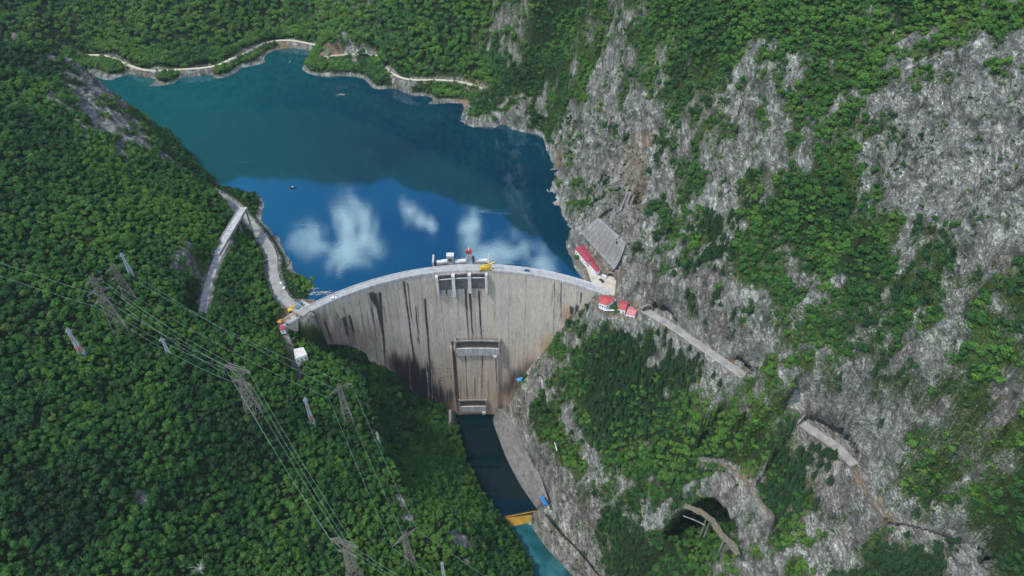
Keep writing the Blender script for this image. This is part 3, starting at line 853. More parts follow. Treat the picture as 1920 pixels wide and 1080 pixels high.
for nm in ('far_left', 'far_mid', 'far_right', 'left', 'right', 'gallery'):
    pl, hw, sh = ROADS[nm]; near_ = (np.abs(tp[:, 0] - pl[:, 0].mean()) < 420); dd_, zz_ = seg_dist(tp[near_, 0], tp[near_, 1], pl)
    fd[near_] = np.minimum(fd[near_], dd_ + np.where(tp[near_, 2] > zz_ + 1.5, 12, 0))
rad = np.where(fd < np.where(tF > .5, 12, 22), rad * np.where(tF > .5, .52 + .3 * np.clip((fd - 4) / 18, 0, 1), .28 + .6 * np.clip((fd - 4) / 18, 0, 1)), rad)
rad = np.where(bushy, rad * .72, rad); rad = np.where((tG < .35), rad * (.28 + .42 * rs.rand(len(fi))), rad); rad = np.where(isc, 1.9 + rs.rand(len(fi)) * .8, rad)
ln = fbm(tp[:, 0] / 30, tp[:, 1] / 30, tp[:, 2] / 30, 3) * .8 + fbm(tp[:, 0] / 110, tp[:, 1] / 110, tp[:, 2] / 110, 2) * .9
tint = np.clip(.44 + .75 * ln + rs.normal(size=len(fi)) * .13, .03, .86)
tint = np.where(tF > .5, np.clip(tint + .22, 0, .9), tint)  # far crowns tinted lighter: sunlight and haze on that slope put into colour
tint = np.where(isc, .02 + .06 * rs.rand(len(fi)), tint)
tint = np.where((rs.rand(len(fi)) < .008) & ~isc, .97, tint)
zs = rad * (.85 + .45 * rs.rand(len(fi)))
rz = rs.rand(len(fi)) * 6.283
lift = np.where(vi < 4, rad * .25, -.15 * rad)
tfx, tfy, tft = proj(tp[:, 0], tp[:, 1], tp[:, 2] + rad)
# the 300 that show largest become trees of their own
score = np.where((vi < 4) & (tfx > 15) & (tfx < 1905) & (tfy > 20) & (tfy < 1065) & (tR < .5) | (vi < 4) & (tR > .5) & (tfx > 1150) & (tfx < 1905) & (tfy > 60) & (tfy < 1065), rad / tft, 0)
order = np.argsort(-score)[:300]
own = np.zeros(len(fi), bool); own[order] = True


def templ_mesh(k):
    v, lf = TEMPL[k]; me = bpy.data.meshes.new('crown')
    me.from_pydata([tuple(a) for a in v], [], [tuple(range(i, i + 4)) for i in range(0, len(v), 4)])
    a = me.attributes.new('leaf', 'FLOAT', 'POINT'); a.data.foreach_set('value', lf.astype(np.float32))
    me.polygons.foreach_set('use_smooth', np.zeros(len(me.polygons), bool)); me.materials.append(M_LEAF); me.update()
    return me


def plants_object(name, sel, label, cat):
    """one object that holds its plant shapes and a point per plant; geometry nodes set the shapes on the points"""
    vv, ff, lf, kd = [], [], [], []; base = 0
    used = sorted(set(vi[sel]))
    for j, k in enumerate(used):
        v, l_ = TEMPL[k]; vv.append(v); lf.append(l_); kd.append(np.full(len(v), j))
        ff += [tuple(range(base + i, base + i + 4)) for i in range(0, len(v), 4)]; base += len(v)
    n_ = int(sel.sum())
    pts = tp[sel].copy(); pts[:, 2] += lift[sel]
    vv = np.concatenate(vv + [pts]); me = bpy.data.meshes.new(name)
    me.from_pydata(vv.tolist(), [], ff)

    def put(nm, typ, head, tail):
        a = me.attributes.new(nm, typ, 'POINT'); d = np.concatenate([head, tail]).astype(np.float32 if typ != 'INT' else np.int32)
        a.data.foreach_set('vector' if typ == 'FLOAT_VECTOR' else 'value', d.ravel())
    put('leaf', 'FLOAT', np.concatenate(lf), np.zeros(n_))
    put('kind', 'INT', np.concatenate(kd), np.full(n_, -1))
    remap = np.zeros(10, int); remap[used] = np.arange(len(used))
    put('pick', 'INT', np.zeros(base), remap[vi[sel]])
    put('tint', 'FLOAT', np.zeros(base), tint[sel])
    put('turn', 'FLOAT', np.zeros(base), rz[sel])
    put('size', 'FLOAT_VECTOR', np.ones((base, 3)), np.stack([rad[sel], rad[sel], zs[sel]], -1))
    me.materials.append(M_LEAF)
    o = link(name, me); tag(o, label, cat, kind='stuff')
    g = bpy.data.node_groups.new(name, 'GeometryNodeTree'); g.is_modifier = True
    g.interface.new_socket('Geometry', in_out='INPUT', socket_type='NodeSocketGeometry'); g.interface.new_socket('Geometry', in_out='OUTPUT', socket_type='NodeSocketGeometry')
    N, Lk = g.nodes, g.links
    gi, go = N.new('NodeGroupInput'), N.new('NodeGroupOutput')

    def named(nm, dt):
        q = N.new('GeometryNodeInputNamedAttribute'); q.data_type = dt; q.inputs[0].default_value = nm
        return q.outputs['Attribute']
    kindA = named('kind', 'INT')
    join = N.new('GeometryNodeGeometryToInstance')
    prev = None
    for j in range(len(used) - 1, -1, -1):
        cmpn = N.new('FunctionNodeCompare'); cmpn.data_type = 'INT'; cmpn.operation = 'EQUAL'
        ins = [s_ for s_ in cmpn.inputs if s_.type == 'INT']; Lk.new(kindA, ins[0]); ins[1].default_value = j
        sp_ = N.new('GeometryNodeSeparateGeometry'); sp_.domain = 'POINT'; Lk.new(gi.outputs[0], sp_.inputs[0]); Lk.new(cmpn.outputs[0], sp_.inputs[1])
        Lk.new(sp_.outputs[0], join.inputs[0])
    cmpn = N.new('FunctionNodeCompare'); cmpn.data_type = 'INT'; cmpn.operation = 'LESS_THAN'
    ins = [s_ for s_ in cmpn.inputs if s_.type == 'INT']; Lk.new(kindA, ins[0]); ins[1].default_value = 0
    sp_ = N.new('GeometryNodeSeparateGeometry'); sp_.domain = 'POINT'; Lk.new(gi.outputs[0], sp_.inputs[0]); Lk.new(cmpn.outputs[0], sp_.inputs[1])
    iop = N.new('GeometryNodeInstanceOnPoints'); Lk.new(sp_.outputs[0], iop.inputs['Points']); Lk.new(join.outputs[0], iop.inputs['Instance'])
    iop.inputs['Pick Instance'].default_value = True
    Lk.new(named('pick', 'INT'), iop.inputs['Instance Index'])
    cx_ = N.new('ShaderNodeCombineXYZ'); Lk.new(named('turn', 'FLOAT'), cx_.inputs[2])
    e2r = N.new('FunctionNodeEulerToRotation'); Lk.new(cx_.outputs[0], e2r.inputs[0]); Lk.new(e2r.outputs[0], iop.inputs['Rotation'])
    Lk.new(named('size', 'FLOAT_VECTOR'), iop.inputs['Scale'])
    Lk.new(iop.outputs[0], go.inputs[0])
    md = o.modifiers.new('plants', 'NODES'); md.node_group = g
    return o


rest = ~own
plants_object('far_forest', rest & (tF > .5), 'dense green forest climbing the far mountain beyond the reservoir', 'forest')
plants_object('left_forest', rest & (tF <= .5) & (tR <= .5), 'dense broadleaf forest covering the whole left mountainside below the ridge', 'forest')
plants_object('cliff_scrub', rest & (tF <= .5) & (tR > .5), 'bushes and small trees scattered over the pale rock of the right mountainside', 'scrub')
# ---y
# ------------------------------------------------------------------ small mesh kit
class MB:
    def __init__(s): s.v, s.f = [], []

    def quad_box(s, c8):
        b = len(s.v); s.v += [tuple(q) for q in c8]
        s.f += [(b, b + 3, b + 2, b + 1), (b + 4, b + 5, b + 6, b + 7), (b, b + 1, b + 5, b + 4), (b + 1, b + 2, b + 6, b + 5), (b + 2, b + 3, b + 7, b + 6), (b + 3, b, b + 4, b + 7)]
        return s

    def box(s, c, size, rot=0.0, M=None):
        hx, hy, hz = size[0] / 2, size[1] / 2, size[2] / 2; pts = []
        ca, sa = math.cos(rot), math.sin(rot)
        for z in (-hz, hz):
            for x, y in ((-hx, -hy), (hx, -hy), (hx, hy), (-hx, hy)):
                p = Vector((c[0] + x * ca - y * sa, c[1] + x * sa + y * ca, c[2] + z))
                pts.append(M @ p if M else p)
        return s.quad_box(pts)

    def beam(s, a, b, w_, h_=None, up=(0, 0, 1)):
        a, b = Vector(a), Vector(b); h_ = h_ or w_
        d = (b - a).normalized(); u = Vector(up)
        if abs(d.dot(u)) > .98: u = Vector((1, 0, 0))
        sx = d.cross(u).normalized() * (w_ / 2); sy = sx.cross(d).normalized() * (h_ / 2)
        return s.quad_box([a - sx - sy, a + sx - sy, a + sx + sy, a - sx + sy, b - sx - sy, b + sx - sy, b + sx + sy, b - sx + sy])

    def tube(s, pts, r, n=6, r2=None):
        pts = [Vector(p) for p in pts]; b0 = len(s.v); m = len(pts)
        for i, p in enumerate(pts):
            d = (pts[min(i + 1, m - 1)] - pts[max(i - 1, 0)]).normalized()
            u = Vector((0, 0, 1)) if abs(d.z) < .95 else Vector((1, 0, 0))
            a = d.cross(u).normalized(); c = a.cross(d)
            rr = r if r2 is None else r + (r2 - r) * i / (m - 1)
            for k in range(n):
                t = 2 * math.pi * k / n; s.v.append(tuple(p + (a * math.cos(t) + c * math.sin(t)) * rr))
        for i in range(m - 1):
            for k in range(n):
                k2 = (k + 1) % n
                s.f.append((b0 + i * n + k, b0 + i * n + k2, b0 + (i + 1) * n + k2, b0 + (i + 1) * n + k))
        s.f.append(tuple(b0 + k for k in range(n))[::-1]); s.f.append(tuple(b0 + (m - 1) * n + k for k in range(n)))
        return s

    def face(s, pts):
        b = len(s.v); s.v += [tuple(p) for p in pts]; s.f.append(tuple(range(b, b + len(pts)))); return s

    def prism(s, pts, z0, z1):
        b = len(s.v); n_ = len(pts)
        s.v += [(p[0], p[1], z0) for p in pts] + [(p[0], p[1], z1) for p in pts]
        s.f.append(tuple(b + i for i in range(n_))[::-1]); s.f.append(tuple(b + n_ + i for i in range(n_)))
        for i in range(n_):
            j = (i + 1) % n_; s.f.append((b + i, b + j, b + n_ + j, b + n_ + i))
        return s

    def build(s, name, m=None, parent=None, bevel=0, smooth_=False):
        me = bpy.data.meshes.new(name); me.from_pydata([tuple(q) for q in s.v], [], s.f); me.update()
        bm = bmesh.new(); bm.from_mesh(me); bmesh.ops.recalc_face_normals(bm, faces=bm.faces); bm.to_mesh(me); bm.free()
        if smooth_: me.polygons.foreach_set('use_smooth', np.ones(len(me.polygons), bool))
        o = link(name, me, m, parent)
        if parent is not None and parent.type == 'EMPTY':
            me.transform(Matrix.Translation(-parent.location)) if parent.rotation_euler.z == 0 else me.transform(parent_inv(parent))
        if bevel:
            md = o.modifiers.new('bevel', 'BEVEL'); md.width = bevel; md.segments = 2; md.limit_method = 'ANGLE'
        return o


def parent_inv(p):
    return (Matrix.Translation(p.location) @ Matrix.Rotation(p.rotation_euler.z, 4, 'Z')).inverted()


def empty(name, loc, label=None, cat=None, group=None, rz=0.0):
    """a thing: an Empty at its base; parts are built in world places and moved under it"""
    o = bpy.data.objects.new(name, None); C.objects.link(o); o.location = loc; o.rotation_euler = (0, 0, rz); o.empty_display_size = 2
    return tag(o, label, cat, group)


def ground(x, y):
    """height of the finished terrain near a place"""
    i = min(max(np.searchsorted(GX, x), 1), NX - 2); j = min(max(np.searchsorted(GY, y), 1), NY - 2)
    sl = (slice(max(j - 8, 0), j + 9), slice(max(i - 8, 0), i + 9))
    d = np.hypot(PX[sl] - x, PY[sl] - y); k = np.argmin(d)
    return float(PZ[sl].ravel()[k])


def hit(px, py):
    """point of the finished terrain seen at a pixel"""
    X = (px - 960) / FOC; Y = (540 - py) / FOC
    m = (np.abs(SXP - px) < 9) & (np.abs(SYP - py) < 9)
    if not m.any(): return Vector(on_ground(px, py))
    i = np.nonzero(m.ravel())[0]; dd = (SXP.ravel()[i] - px) ** 2 + (SYP.ravel()[i] - py) ** 2
    c_ = i[dd < dd.min() + 14]; k = c_[np.argmin(STP.ravel()[c_])]
    return Vector((PX.ravel()[k], PY.ravel()[k], PZ.ravel()[k]))


SXP, SYP, STP = proj(PX, PY, PZ)
STP = np.where(STP < 1, 1e9, STP)

# ------------------------------------------------------------------ concrete
def concrete(name, c1=(.30, .29, .27), c2=(.42, .41, .385), streak=True):
    m = mat(name, c1, .9, 0, .2); n = NT(m.node_tree); b = n.n['Principled BSDF']
    pos = n.add('ShaderNodeNewGeometry').outputs['Position']
    f = n.noise(n.mapping(pos, (1, 1, .18 if streak else 1)), .45, 7, .7, .2)
    c = n.ramp(f, [(.3, tuple(q * .55 for q in c1)), (.45, c1), (.65, c2)])
    g = n.noise(pos, 2.5, 5, .7)
    c = n.mix(n.math('MULTIPLY', n.mapr(g, .5, .75), .4), c, tuple(q * .45 for q in c1))
    n.put(b.inputs['Base Color'], c); n.put(b.inputs['Normal'], n.bump(g, .25, .15))
    return m


M_CONC = concrete('concrete'); M_CONCD = concrete('stained_concrete', (.17, .155, .135), (.28, .26, .235)); M_CONCL = concrete('pale_concrete', (.42, .41, .39), (.55, .54, .51))

dam = empty('dam', (ring_pt(-8, DR, 0)[0], ring_pt(-8, DR, 0)[1], -165), 'tall curved concrete arch dam with dark stain streaks holding back the blue reservoir', 'dam')
NU, NVd = 620, 250
ths = np.linspace(TH0, TH1, NU); zsd = np.linspace(DZ - 1.2, -172, NVd)
TH, ZD = np.meshgrid(ths, zsd)
SM = (TH + 10) * R(1) * DR            # metres along the arch
mark_u = dam_uv(850, 700)[0]; mark_u2 = dam_uv(938, 660)[0]; zup = dam_uv(893, 640)[1]; zlo = dam_uv(887, 752)[1]
# the middle block stands a little proud and lightens the panels by construction joints
blk = smooth(mark_u - .15, mark_u + .1, TH) * smooth(mark_u2 + .9, mark_u2 - .9, TH) * smooth(zup - 2, zup - 6, ZD)
out_m = blk * 2.6
n_s = fbm(SM / 3.0, ZD / 60, 0 * SM, 4, .6); n_s2 = fbm(SM / 1.1, ZD / 25, 0 * SM + 5, 4, .6); n_b = fbm(SM / 22, ZD / 22, 0 * SM + 2, 5, .55); n_f = fbm(SM / 2.2, ZD / 2.2, 0 * SM + 9, 3, .6)
n_w = fbm(SM / 14, ZD / 60, 0 * SM + 12, 4, .6)
depth = (DZ - ZD) / 165
base = np.array([.385, .34, .275]) * np.ones(TH.shape + (3,))
base *= (1 + .20 * n_b + .17 * n_s + .12 * n_s2 + .10 * n_f)[..., None]
# formwork lifts and vertical joints
lift_l = smooth(.10, .0, np.abs(((ZD / 2.6) % 1) - .5)) * .0 + (np.abs((ZD / 3.0) % 1 - .5) > .44) * .10
joint = (np.abs((SM / 14.0) % 1 - .5) > .487)
base *= (1 - lift_l * (.5 + .5 * n_f))[..., None]
base = base * (1 - .5 * joint[..., None])
# alternate panels differ a little
pan = np.sin(np.floor(SM / 14.0 + .5) * 12.9898) * 43758.5453; pan = pan - np.floor(pan)
base *= (1 + (pan - .5) * .12)[..., None]


def blend(col, amt):
    global base
    a = np.clip(amt, 0, 1)[..., None]; base = base * (1 - a) + np.array(col) * a


# ochre wash low down, and along the abutments
rim = np.minimum(1, np.exp(-(TH1 - TH - (depth * 30)) / 6))
low_o = smooth(.32, .9, depth + .25 * n_w) * (.55 + .6 * n_s)
blend((.28, .18, .115), np.clip(low_o, 0, .8))
blend((.10, .085, .07), np.clip(smooth(.15, .5, n_s + n_w * .5) * smooth(.3, .8, depth) * .55, 0, 1))
# right flank: brownish wash following the rock
for (a, b_, r_) in [(1075, 600, 6), (1060, 590, 5), (1030, 650, 8), (1000, 690, 8), (975, 720, 8), (960, 745, 7), (940, 740, 6)]:
    u_, z_ = dam_uv(a, b_); d = np.hypot((TH - u_) * R(1) * DR, (ZD - z_) * .7) / (r_ * 1.7)
    blend((.30, .19, .115), smooth(1.2, .2, d + .35 * n_s) * .7)
# damp dark foot on both sides
for (a, b_, r_, am) in [(775, 700, 9, .9), (762, 715, 10, .95), (790, 725, 10, .95), (810, 740, 9, .9), (830, 755, 8, .8), (740, 680, 6, .7), (755, 690, 7, .8), (800, 700, 6, .6), (690, 640, 9, .35), (640, 630, 10, .45), (600, 620, 9, .5), (950, 730, 4, .5), (968, 715, 7, .75), (978, 705, 6, .6), (990, 690, 5, .5), (845, 740, 3, .5)]:
    u_, z_ = dam_uv(a, b_); d = np.hypot((TH - u_) * R(1) * DR, (ZD - z_) * .6) / (r_ * 1.5)
    blend((.028, .026, .025), smooth(1.25, .35, d + .7 * n_s + .45 * n_s2) * min(1, am * 1.12))


def streak(px, y0, y1, wpx, amt=.92, colr=(.028, .027, .028), fade=.12):
    u0, z0 = dam_uv(px if not isinstance(px, tuple) else px[0], y0); u1, z1 = dam_uv(px if not isinstance(px, tuple) else px[1], y1)
    k = np.clip((z0 - ZD) / max(z0 - z1, 1), 0, 1); uc = u0 + (u1 - u0) * k
    kk = np.clip((z0 - ZD) / max(z0 - z1, 1), 0, 1)
    d = np.abs((TH - uc) * R(1) * DR + n_s2 * .8 + n_w * .5) / (wpx * .21 * (1 + .6 * n_w) * (1 - .45 * kk))
    amt = min(1, amt * 1.25); m = smooth(1.3, .6, d) * smooth(z0 + 1.2, z0 - 1.2, ZD + n_s2 * 2) * smooth(z1 - (z0 - z1) * max(fade, .2), z1 + (z0 - z1) * .12, ZD + n_s * 6) * np.clip(1 + .5 * n_s2, 0, 1)
    blend(colr, m * amt)


for s_ in [((704, 720), 550, 640, 7), ((712, 722), 548, 672, 6), ((757, 780), 527, 700, 4.5), ((764, 772), 530, 600, 3), ((797, 808), 560, 712, 5), ((779, 786), 575, 640, 3.5), ((873, 878), 540, 633, 5), ((881, 886), 540, 633, 5.5), ((898, 903), 545, 633, 4.5),
           ((848, 858), 640, 770, 6), ((852, 862), 655, 770, 5), ((609, 622), 604, 640, 5), ((644, 652), 595, 628, 10), ((655, 664), 590, 625, 5), ((696, 706), 548, 575, 12),
           ((1052, 1052), 530, 600, 2.5), ((1040, 1038), 528, 620, 2), ((1073, 1072), 575, 590, 10), ((1083, 1080), 572, 590, 8), ((820, 824), 515, 550, 5), ((835, 838), 520, 552, 5), ((1090, 1088), 548, 570, 4), ((770, 790), 680, 745, 14), ((795, 806), 690, 750, 8),
           ((905, 904), 655, 730, 2.5), ((872, 876), 650, 740, 2), ((930, 932), 655, 720, 2.5)]:
    streak(*s_)
rsd = np.random.RandomState(12)
for i in range(95):
    px_ = rsd.uniform(560, 1110); u_ = rsd.uniform(0, 1)
    y_ = np.interp(px_, [534, 605, 688, 751, 813, 876, 938, 1001, 1063, 1126], [611, 575, 540, 523, 512, 507, 508, 515, 529, 550]) + rsd.uniform(3, 60) * (u_ < .75) + (u_ >= .75) * rsd.uniform(40, 150)
    L_ = rsd.uniform(10, 70) if px_ < 800 else rsd.uniform(6, 45)
    try: streak((px_, px_ + (880 - px_) * .05 * L_ / 60 * 1.0), y_, y_ + L_, rsd.uniform(1.2, 3.2), rsd.uniform(.2, .7) if px_ < 830 else rsd.uniform(.12, .4), (.07, .06, .052), .5)
    except Exception: pass
for i in range(70):      # rusty and pale lime runs
    px_ = rsd.uniform(600, 1060); y_ = rsd.uniform(560, 720); L_ = rsd.uniform(20, 80)
    try: streak((px_, px_ + (880 - px_) * .04), y_, min(y_ + L_, 765), rsd.uniform(1, 3), rsd.uniform(.15, .45), (.25, .15, .09) if rsd.rand() < .55 else (.48, .47, .44), .5)
    except Exception: pass
# horizontal scratches on the lower left
hs = fbm(SM / 9, ZD / .9, 0 * SM + 31, 3, .6)
u_, z_ = dam_uv(835, 705)
blend((.12, .085, .06), smooth(.1, .45, hs) * smooth(1.3, .3, np.hypot((TH - u_) * R(1) * DR / 14, (ZD - z_) / 32)) * .75)
# just under the crest: small square drips
top_b = smooth(-1, 0, ZD - DZ + 9 + n_s * 6)
blend((.13, .12, .11), top_b * smooth(.05, .35, n_s2) * .55)
fx_, fy_, fz_ = dam_pt(TH, ZD, out_m + n_b * .0)
face_me = grid_mesh('face', fx_, fy_, fz_, {'col': np.clip(base, .01, .8)})
M_FACE = mat('dam_face', rough=.88, spec=.2); n = NT(M_FACE.node_tree); b = n.n['Principled BSDF']
pos = n.add('ShaderNodeNewGeometry').outputs['Position']
g1 = n.noise(n.mapping(pos, (1, 1, .15)), 1.3, 6, .7); g2 = n.noise(pos, 1.8, 6, .75)
c = n.mix(1.0, attr(n, 'col', 'Color'), n.ramp(g1, [(.25, .62), (.5, 1.0), (.75, 1.2)]), 'MULTIPLY')
c = n.mix(1.0, c, n.ramp(g2, [(.3, .75), (.5, 1.0), (.7, 1.12)]), 'MULTIPLY')
n.put(b.inputs['Base Color'], c); n.put(b.inputs['Normal'], n.bump(g2, .3, .2))
fo = link('face', face_me, M_FACE, dam); face_me.transform(parent_inv(dam))


def arc_strip(t0, t1, r0, r1, z0, z1, n_=160, name='x', m=None, parent=None):
    """curved block between two radii and two heights"""
    mb = MB(); tt = np.linspace(t0, t1, n_); b0 = 0
    for t in tt:
        for r_, z_ in ((r0, z0), (r1, z0), (r1, z1), (r0, z1)): mb.v.append(ring_pt(t, r_, z_))
    for i in range(n_ - 1):
        for k in range(4): mb.f.append((i * 4 + k, i * 4 + (k + 1) % 4, i * 4 + 4 + (k + 1) % 4, i * 4 + 4 + k))
    mb.f.append((0, 1, 2, 3)); mb.f.append(tuple((n_ - 1) * 4 + k for k in (3, 2, 1, 0)))
    return mb.build(name, m, parent)


M_ASPH = weathered('worn_asphalt', (.20, .20, .195), (.33, .325, .31), .35, .9, .2)
arc_strip(TH0, TH1, DR - .35, DR + 6.6, DZ - 1.6, DZ, name='crest_slab', m=M_CONC, parent=dam)
arc_strip(TH0, TH1, DR + 1.2, DR + 5.6, DZ + .01, DZ + .06, name='roadway', m=M_ASPH, parent=dam)
arc_strip(TH0, TH1, DR - .3, DR + .0, DZ + .01, DZ + 1.1, name='parapet', m=M_CONCL, parent=dam)
arc_strip(TH0, TH1, DR + 6.2, DR + 6.5, DZ + .01, DZ + 1.1, name='parapet', m=M_CONCL, parent=dam)
arc_strip(TH0, TH1, DR + .9, DR + 6.1, -40, DZ - 1.7, name='upstream_wall', m=M_CONCD, parent=dam)
# spillway bays under the crest
pier_px = [818, 849, 880, 912]
pier_th = [dam_uv(q, 516)[0] for q in pier_px]
zb = dam_uv(880, 548)[1]
for i, t in enumerate(pier_th):
    mb = MB(); hw = .32 if i in (0, 3) else .42
    pr = [ring_pt(t - hw, DR + .5, DZ - 1.7), ring_pt(t + hw, DR + .5, DZ - 1.7), ring_pt(t + hw, DR - 4.2, DZ - 1.7), ring_pt(t - hw, DR - 4.2, DZ - 1.7)]
    z2 = zb - (3 if i == 1 else 0)
    pb = [ring_pt(t - hw, DR + .5, z2), ring_pt(t + hw, DR + .5, z2), ring_pt(t + hw, DR - dam_off(t, z2) - 3.4, z2 + 2), ring_pt(t - hw, DR - dam_off(t, z2) - 3.4, z2 + 2)]
    mb.quad_box([Vector(q) for q in pb + pr]); mb.build('spillway_pier', M_CONCL, dam)
for i in range(3):
    arc_strip(pier_th[i] + .45, pier_th[i + 1] - .45, DR - 3.6, DR - 3.0, DZ - 5.2, DZ - 4.6, 12, 'gate_beam', M_CONCL, dam)
    arc_strip(pier_th[i] + .45, pier_th[i + 1] - .45, DR - 2.9, DR - .36, DZ - 1.55, DZ - .7, 12, 'bay_deck', M_CONCD, dam)
M_DARK = weathered('dark_concrete', (.035, .032, .03), (.10, .085, .07), .5)
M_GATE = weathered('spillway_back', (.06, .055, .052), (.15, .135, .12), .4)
for i in range(3):
    t0, t1 = pier_th[i] + .42, pier_th[i + 1] - .42; mb = MB()
    nn = 8; tt = np.linspace(t0, t1, nn)
    for a, b_ in zip(tt[:-1], tt[1:]):
        mb.face([dam_pt(a, DZ - 1.8, .25), dam_pt(b_, DZ - 1.8, .25), dam_pt(b_, zb + 4, .3), dam_pt(a, zb + 4, .3)])
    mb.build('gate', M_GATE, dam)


# two outlet niches with lips
def niche(pxa, pxb, ytop, ylip, ybot, nm):
    ta, tb = dam_uv(pxa, ytop)[0], dam_uv(pxb, ytop)[0]; zt = dam_uv((pxa + pxb) / 2, ytop)[1]; zl = dam_uv((pxa + pxb) / 2, ylip)[1]; zb_ = dam_uv((pxa + pxb) / 2, ybot)[1]
    tt = np.linspace(ta, tb, 16)

    def strip(za, oa, zb2, ob, t_, name, m):
        mb = MB()
        for a, b_ in zip(t_[:-1], t_[1:]):
            q = [dam_pt(a, za, oa), dam_pt(b_, za, oa), dam_pt(b_, zb2, ob), dam_pt(a, zb2, ob)]
            q2 = [dam_pt(a, za, oa - 1.2 if oa > 1 else oa - .2), dam_pt(b_, za, oa - 1.2 if oa > 1 else oa - .2), dam_pt(b_, zb2, ob - 1.2 if ob > 1 else ob - .2), dam_pt(a, zb2, ob - 1.2 if ob > 1 else ob - .2)]
            mb.quad_box([Vector(x) for x in q + q2])
        return mb.build(name, m, dam)
    strip(zt, 3.4, zl + .5, 3.2, tt, 'outlet_recess', M_DARK)  # near-black strip between hood and lip
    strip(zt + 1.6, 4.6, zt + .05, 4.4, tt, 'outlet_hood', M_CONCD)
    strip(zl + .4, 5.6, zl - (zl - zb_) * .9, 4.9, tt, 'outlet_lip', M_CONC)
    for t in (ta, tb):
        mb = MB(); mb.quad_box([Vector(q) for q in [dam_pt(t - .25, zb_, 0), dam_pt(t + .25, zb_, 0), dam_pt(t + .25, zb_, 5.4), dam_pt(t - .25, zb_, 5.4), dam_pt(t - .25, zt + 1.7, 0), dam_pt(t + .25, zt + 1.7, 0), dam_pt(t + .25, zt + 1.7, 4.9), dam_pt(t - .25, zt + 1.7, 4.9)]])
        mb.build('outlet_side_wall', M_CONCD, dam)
    t_ = tb - (tb - ta) * .10
    MB().box(dam_pt(t_, zb_ + 1.5, 6.3), (3.2, 2.0, 2.4), -R(t_)).build('outlet_balcony', M_CONC, dam)


niche(853, 937, 634, 645, 660, 'upper')
niche(861, 912, 745, 754, 766, 'lower')
# long ledge joining piers low on the block
for nm, px_, y0, y1 in (('drain_pipe', 888, 700, 735),):
    a, b_ = dam_uv(px_, y0), dam_uv(px_, y1)
    MB().beam(dam_pt(a[0], a[1], 3.0), dam_pt(b_[0], b_[1], 3.0), .5).build(nm, M_CONCL, dam)

# ---z
# ------------------------------------------------------------------ concrete works in the canyon
def loft(A, B, thick, name, m, parent=None, n_=40):
    """sloping wall between two edge lines, with thickness behind it"""
    def rs_(p):
        p = densify(p, 1.0); k = np.linspace(0, len(p) - 1, n_); i = np.floor(k).astype(int).clip(0, len(p) - 2); f = (k - i)[:, None]
        return p[i] * (1 - f) + p[i + 1] * f
    A, B = rs_(A), rs_(B); mb = MB(); mb.v = []
    for a, b_ in zip(A, B):
        o = (b_ - a); o[2] = 0; o = o / (np.linalg.norm(o) + 1e-6) * thick
        for q in (a, b_, b_ + o, (b_[0] + o[0], b_[1] + o[1], a[2])): mb.v.append(tuple(q))
    for i in range(n_ - 1):
        for k in range(4): mb.f.append((i * 4 + k, i * 4 + (k + 1) % 4, i * 4 + 4 + (k + 1) % 4, i * 4 + 4 + k))
    mb.f.append((0, 1, 2, 3)); mb.f.append(tuple((n_ - 1) * 4 + k for k in (3, 2, 1, 0)))
    return mb.build(name, m, parent)


M_LIN = weathered('canyon_lining', (.085, .08, .074), (.20, .19, .175), .22, .9, .2)
inner = [P(a, b_, -163) for a, b_ in [(922, 790), (926, 812), (946, 865), (969, 910), (1004, 957)]]
outer = [P(a, b_, -143) for a, b_ in [(934, 766), (957, 790), (974, 832), (997, 868), (1021, 936)]]
wl = loft(inner, outer, 3.0, 'basin_wall', M_LIN)
tag(wl, 'broad sloping concrete wall lining the right bank of the dark pool below the dam', 'wall')
inner = [P(a, b_, -163) for a, b_ in [(858, 778), (859, 800), (859, 830)]]
outer = [P(a, b_, -147) for a, b_ in [(846, 766), (846, 785), (843, 818)]]
wl = loft(inner, outer, 3.0, 'basin_wall', M_LIN)
tag(wl, 'short concrete wall on the left bank at the foot of the dam', 'wall')
bank = [P(a, b_, -162) for a, b_ in [(876, 880), (888, 905), (902, 925)]]
ot = [P(a, b_, -157) for a, b_ in [(872, 878), (883, 903), (897, 924)]]
tag(loft(bank, ot, 1.5, 'bank_edge', M_LIN), 'thin concrete kerb at the water line below the forested left bank', 'wall')
M_WEIR = weathered('algae_covered_concrete', (.20, .105, .008), (.36, .20, .015), .25, .6)
mbw = MB(); a0, a1 = Vector(P(932, 971, -159.4)), Vector(P(1006, 957, -159.4)); b0, b1 = Vector(P(948, 990, -165)), Vector(P(1004, 977, -165))
mbw.quad_box([Vector((a0.x, a0.y, -170)), Vector((a1.x, a1.y, -170)), Vector((b1.x, b1.y, -170)), Vector((b0.x, b0.y, -170)), a0, a1, b1, b0])
tag(mbw.build('weir', M_WEIR), 'low yellow stained weir across the canyon where the dark pool ends', 'weir')
M_BLUE = weathered('blue_paint', (.01, .11, .30), (.03, .20, .42), 1.0, .5); M_YEL = weathered('yellow_paint', (.42, .26, .02), (.62, .42, .03), .8, .5); M_RED = weathered('red_paint', (.22, .03, .03), (.36, .07, .06), 1.0, .6)
M_WHITE = weathered('white_paint', (.62, .62, .60), (.78, .78, .76), .5, .7); M_DRK = mat('dark_glass', (.01, .012, .015), .15); M_RUB = mat('rubber', (.02, .02, .02), .8)
p = P(1021, 940, -141); t_ = empty('pipe_rack', p, 'pair of bright blue pipes at the end of the sloping canyon wall', 'pipe')
q0, q1 = Vector(P(1015, 931, -140)), Vector(P(1024, 949, -140))
for o_ in (-.9, .9):
    MB().tube([q0 + Vector((o_, 0, .8)), (q0 + q1) / 2 + Vector((o_, 0, .9)), q1 + Vector((o_, 0, .8))], .75, 10).build('pipe', M_BLUE, t_)
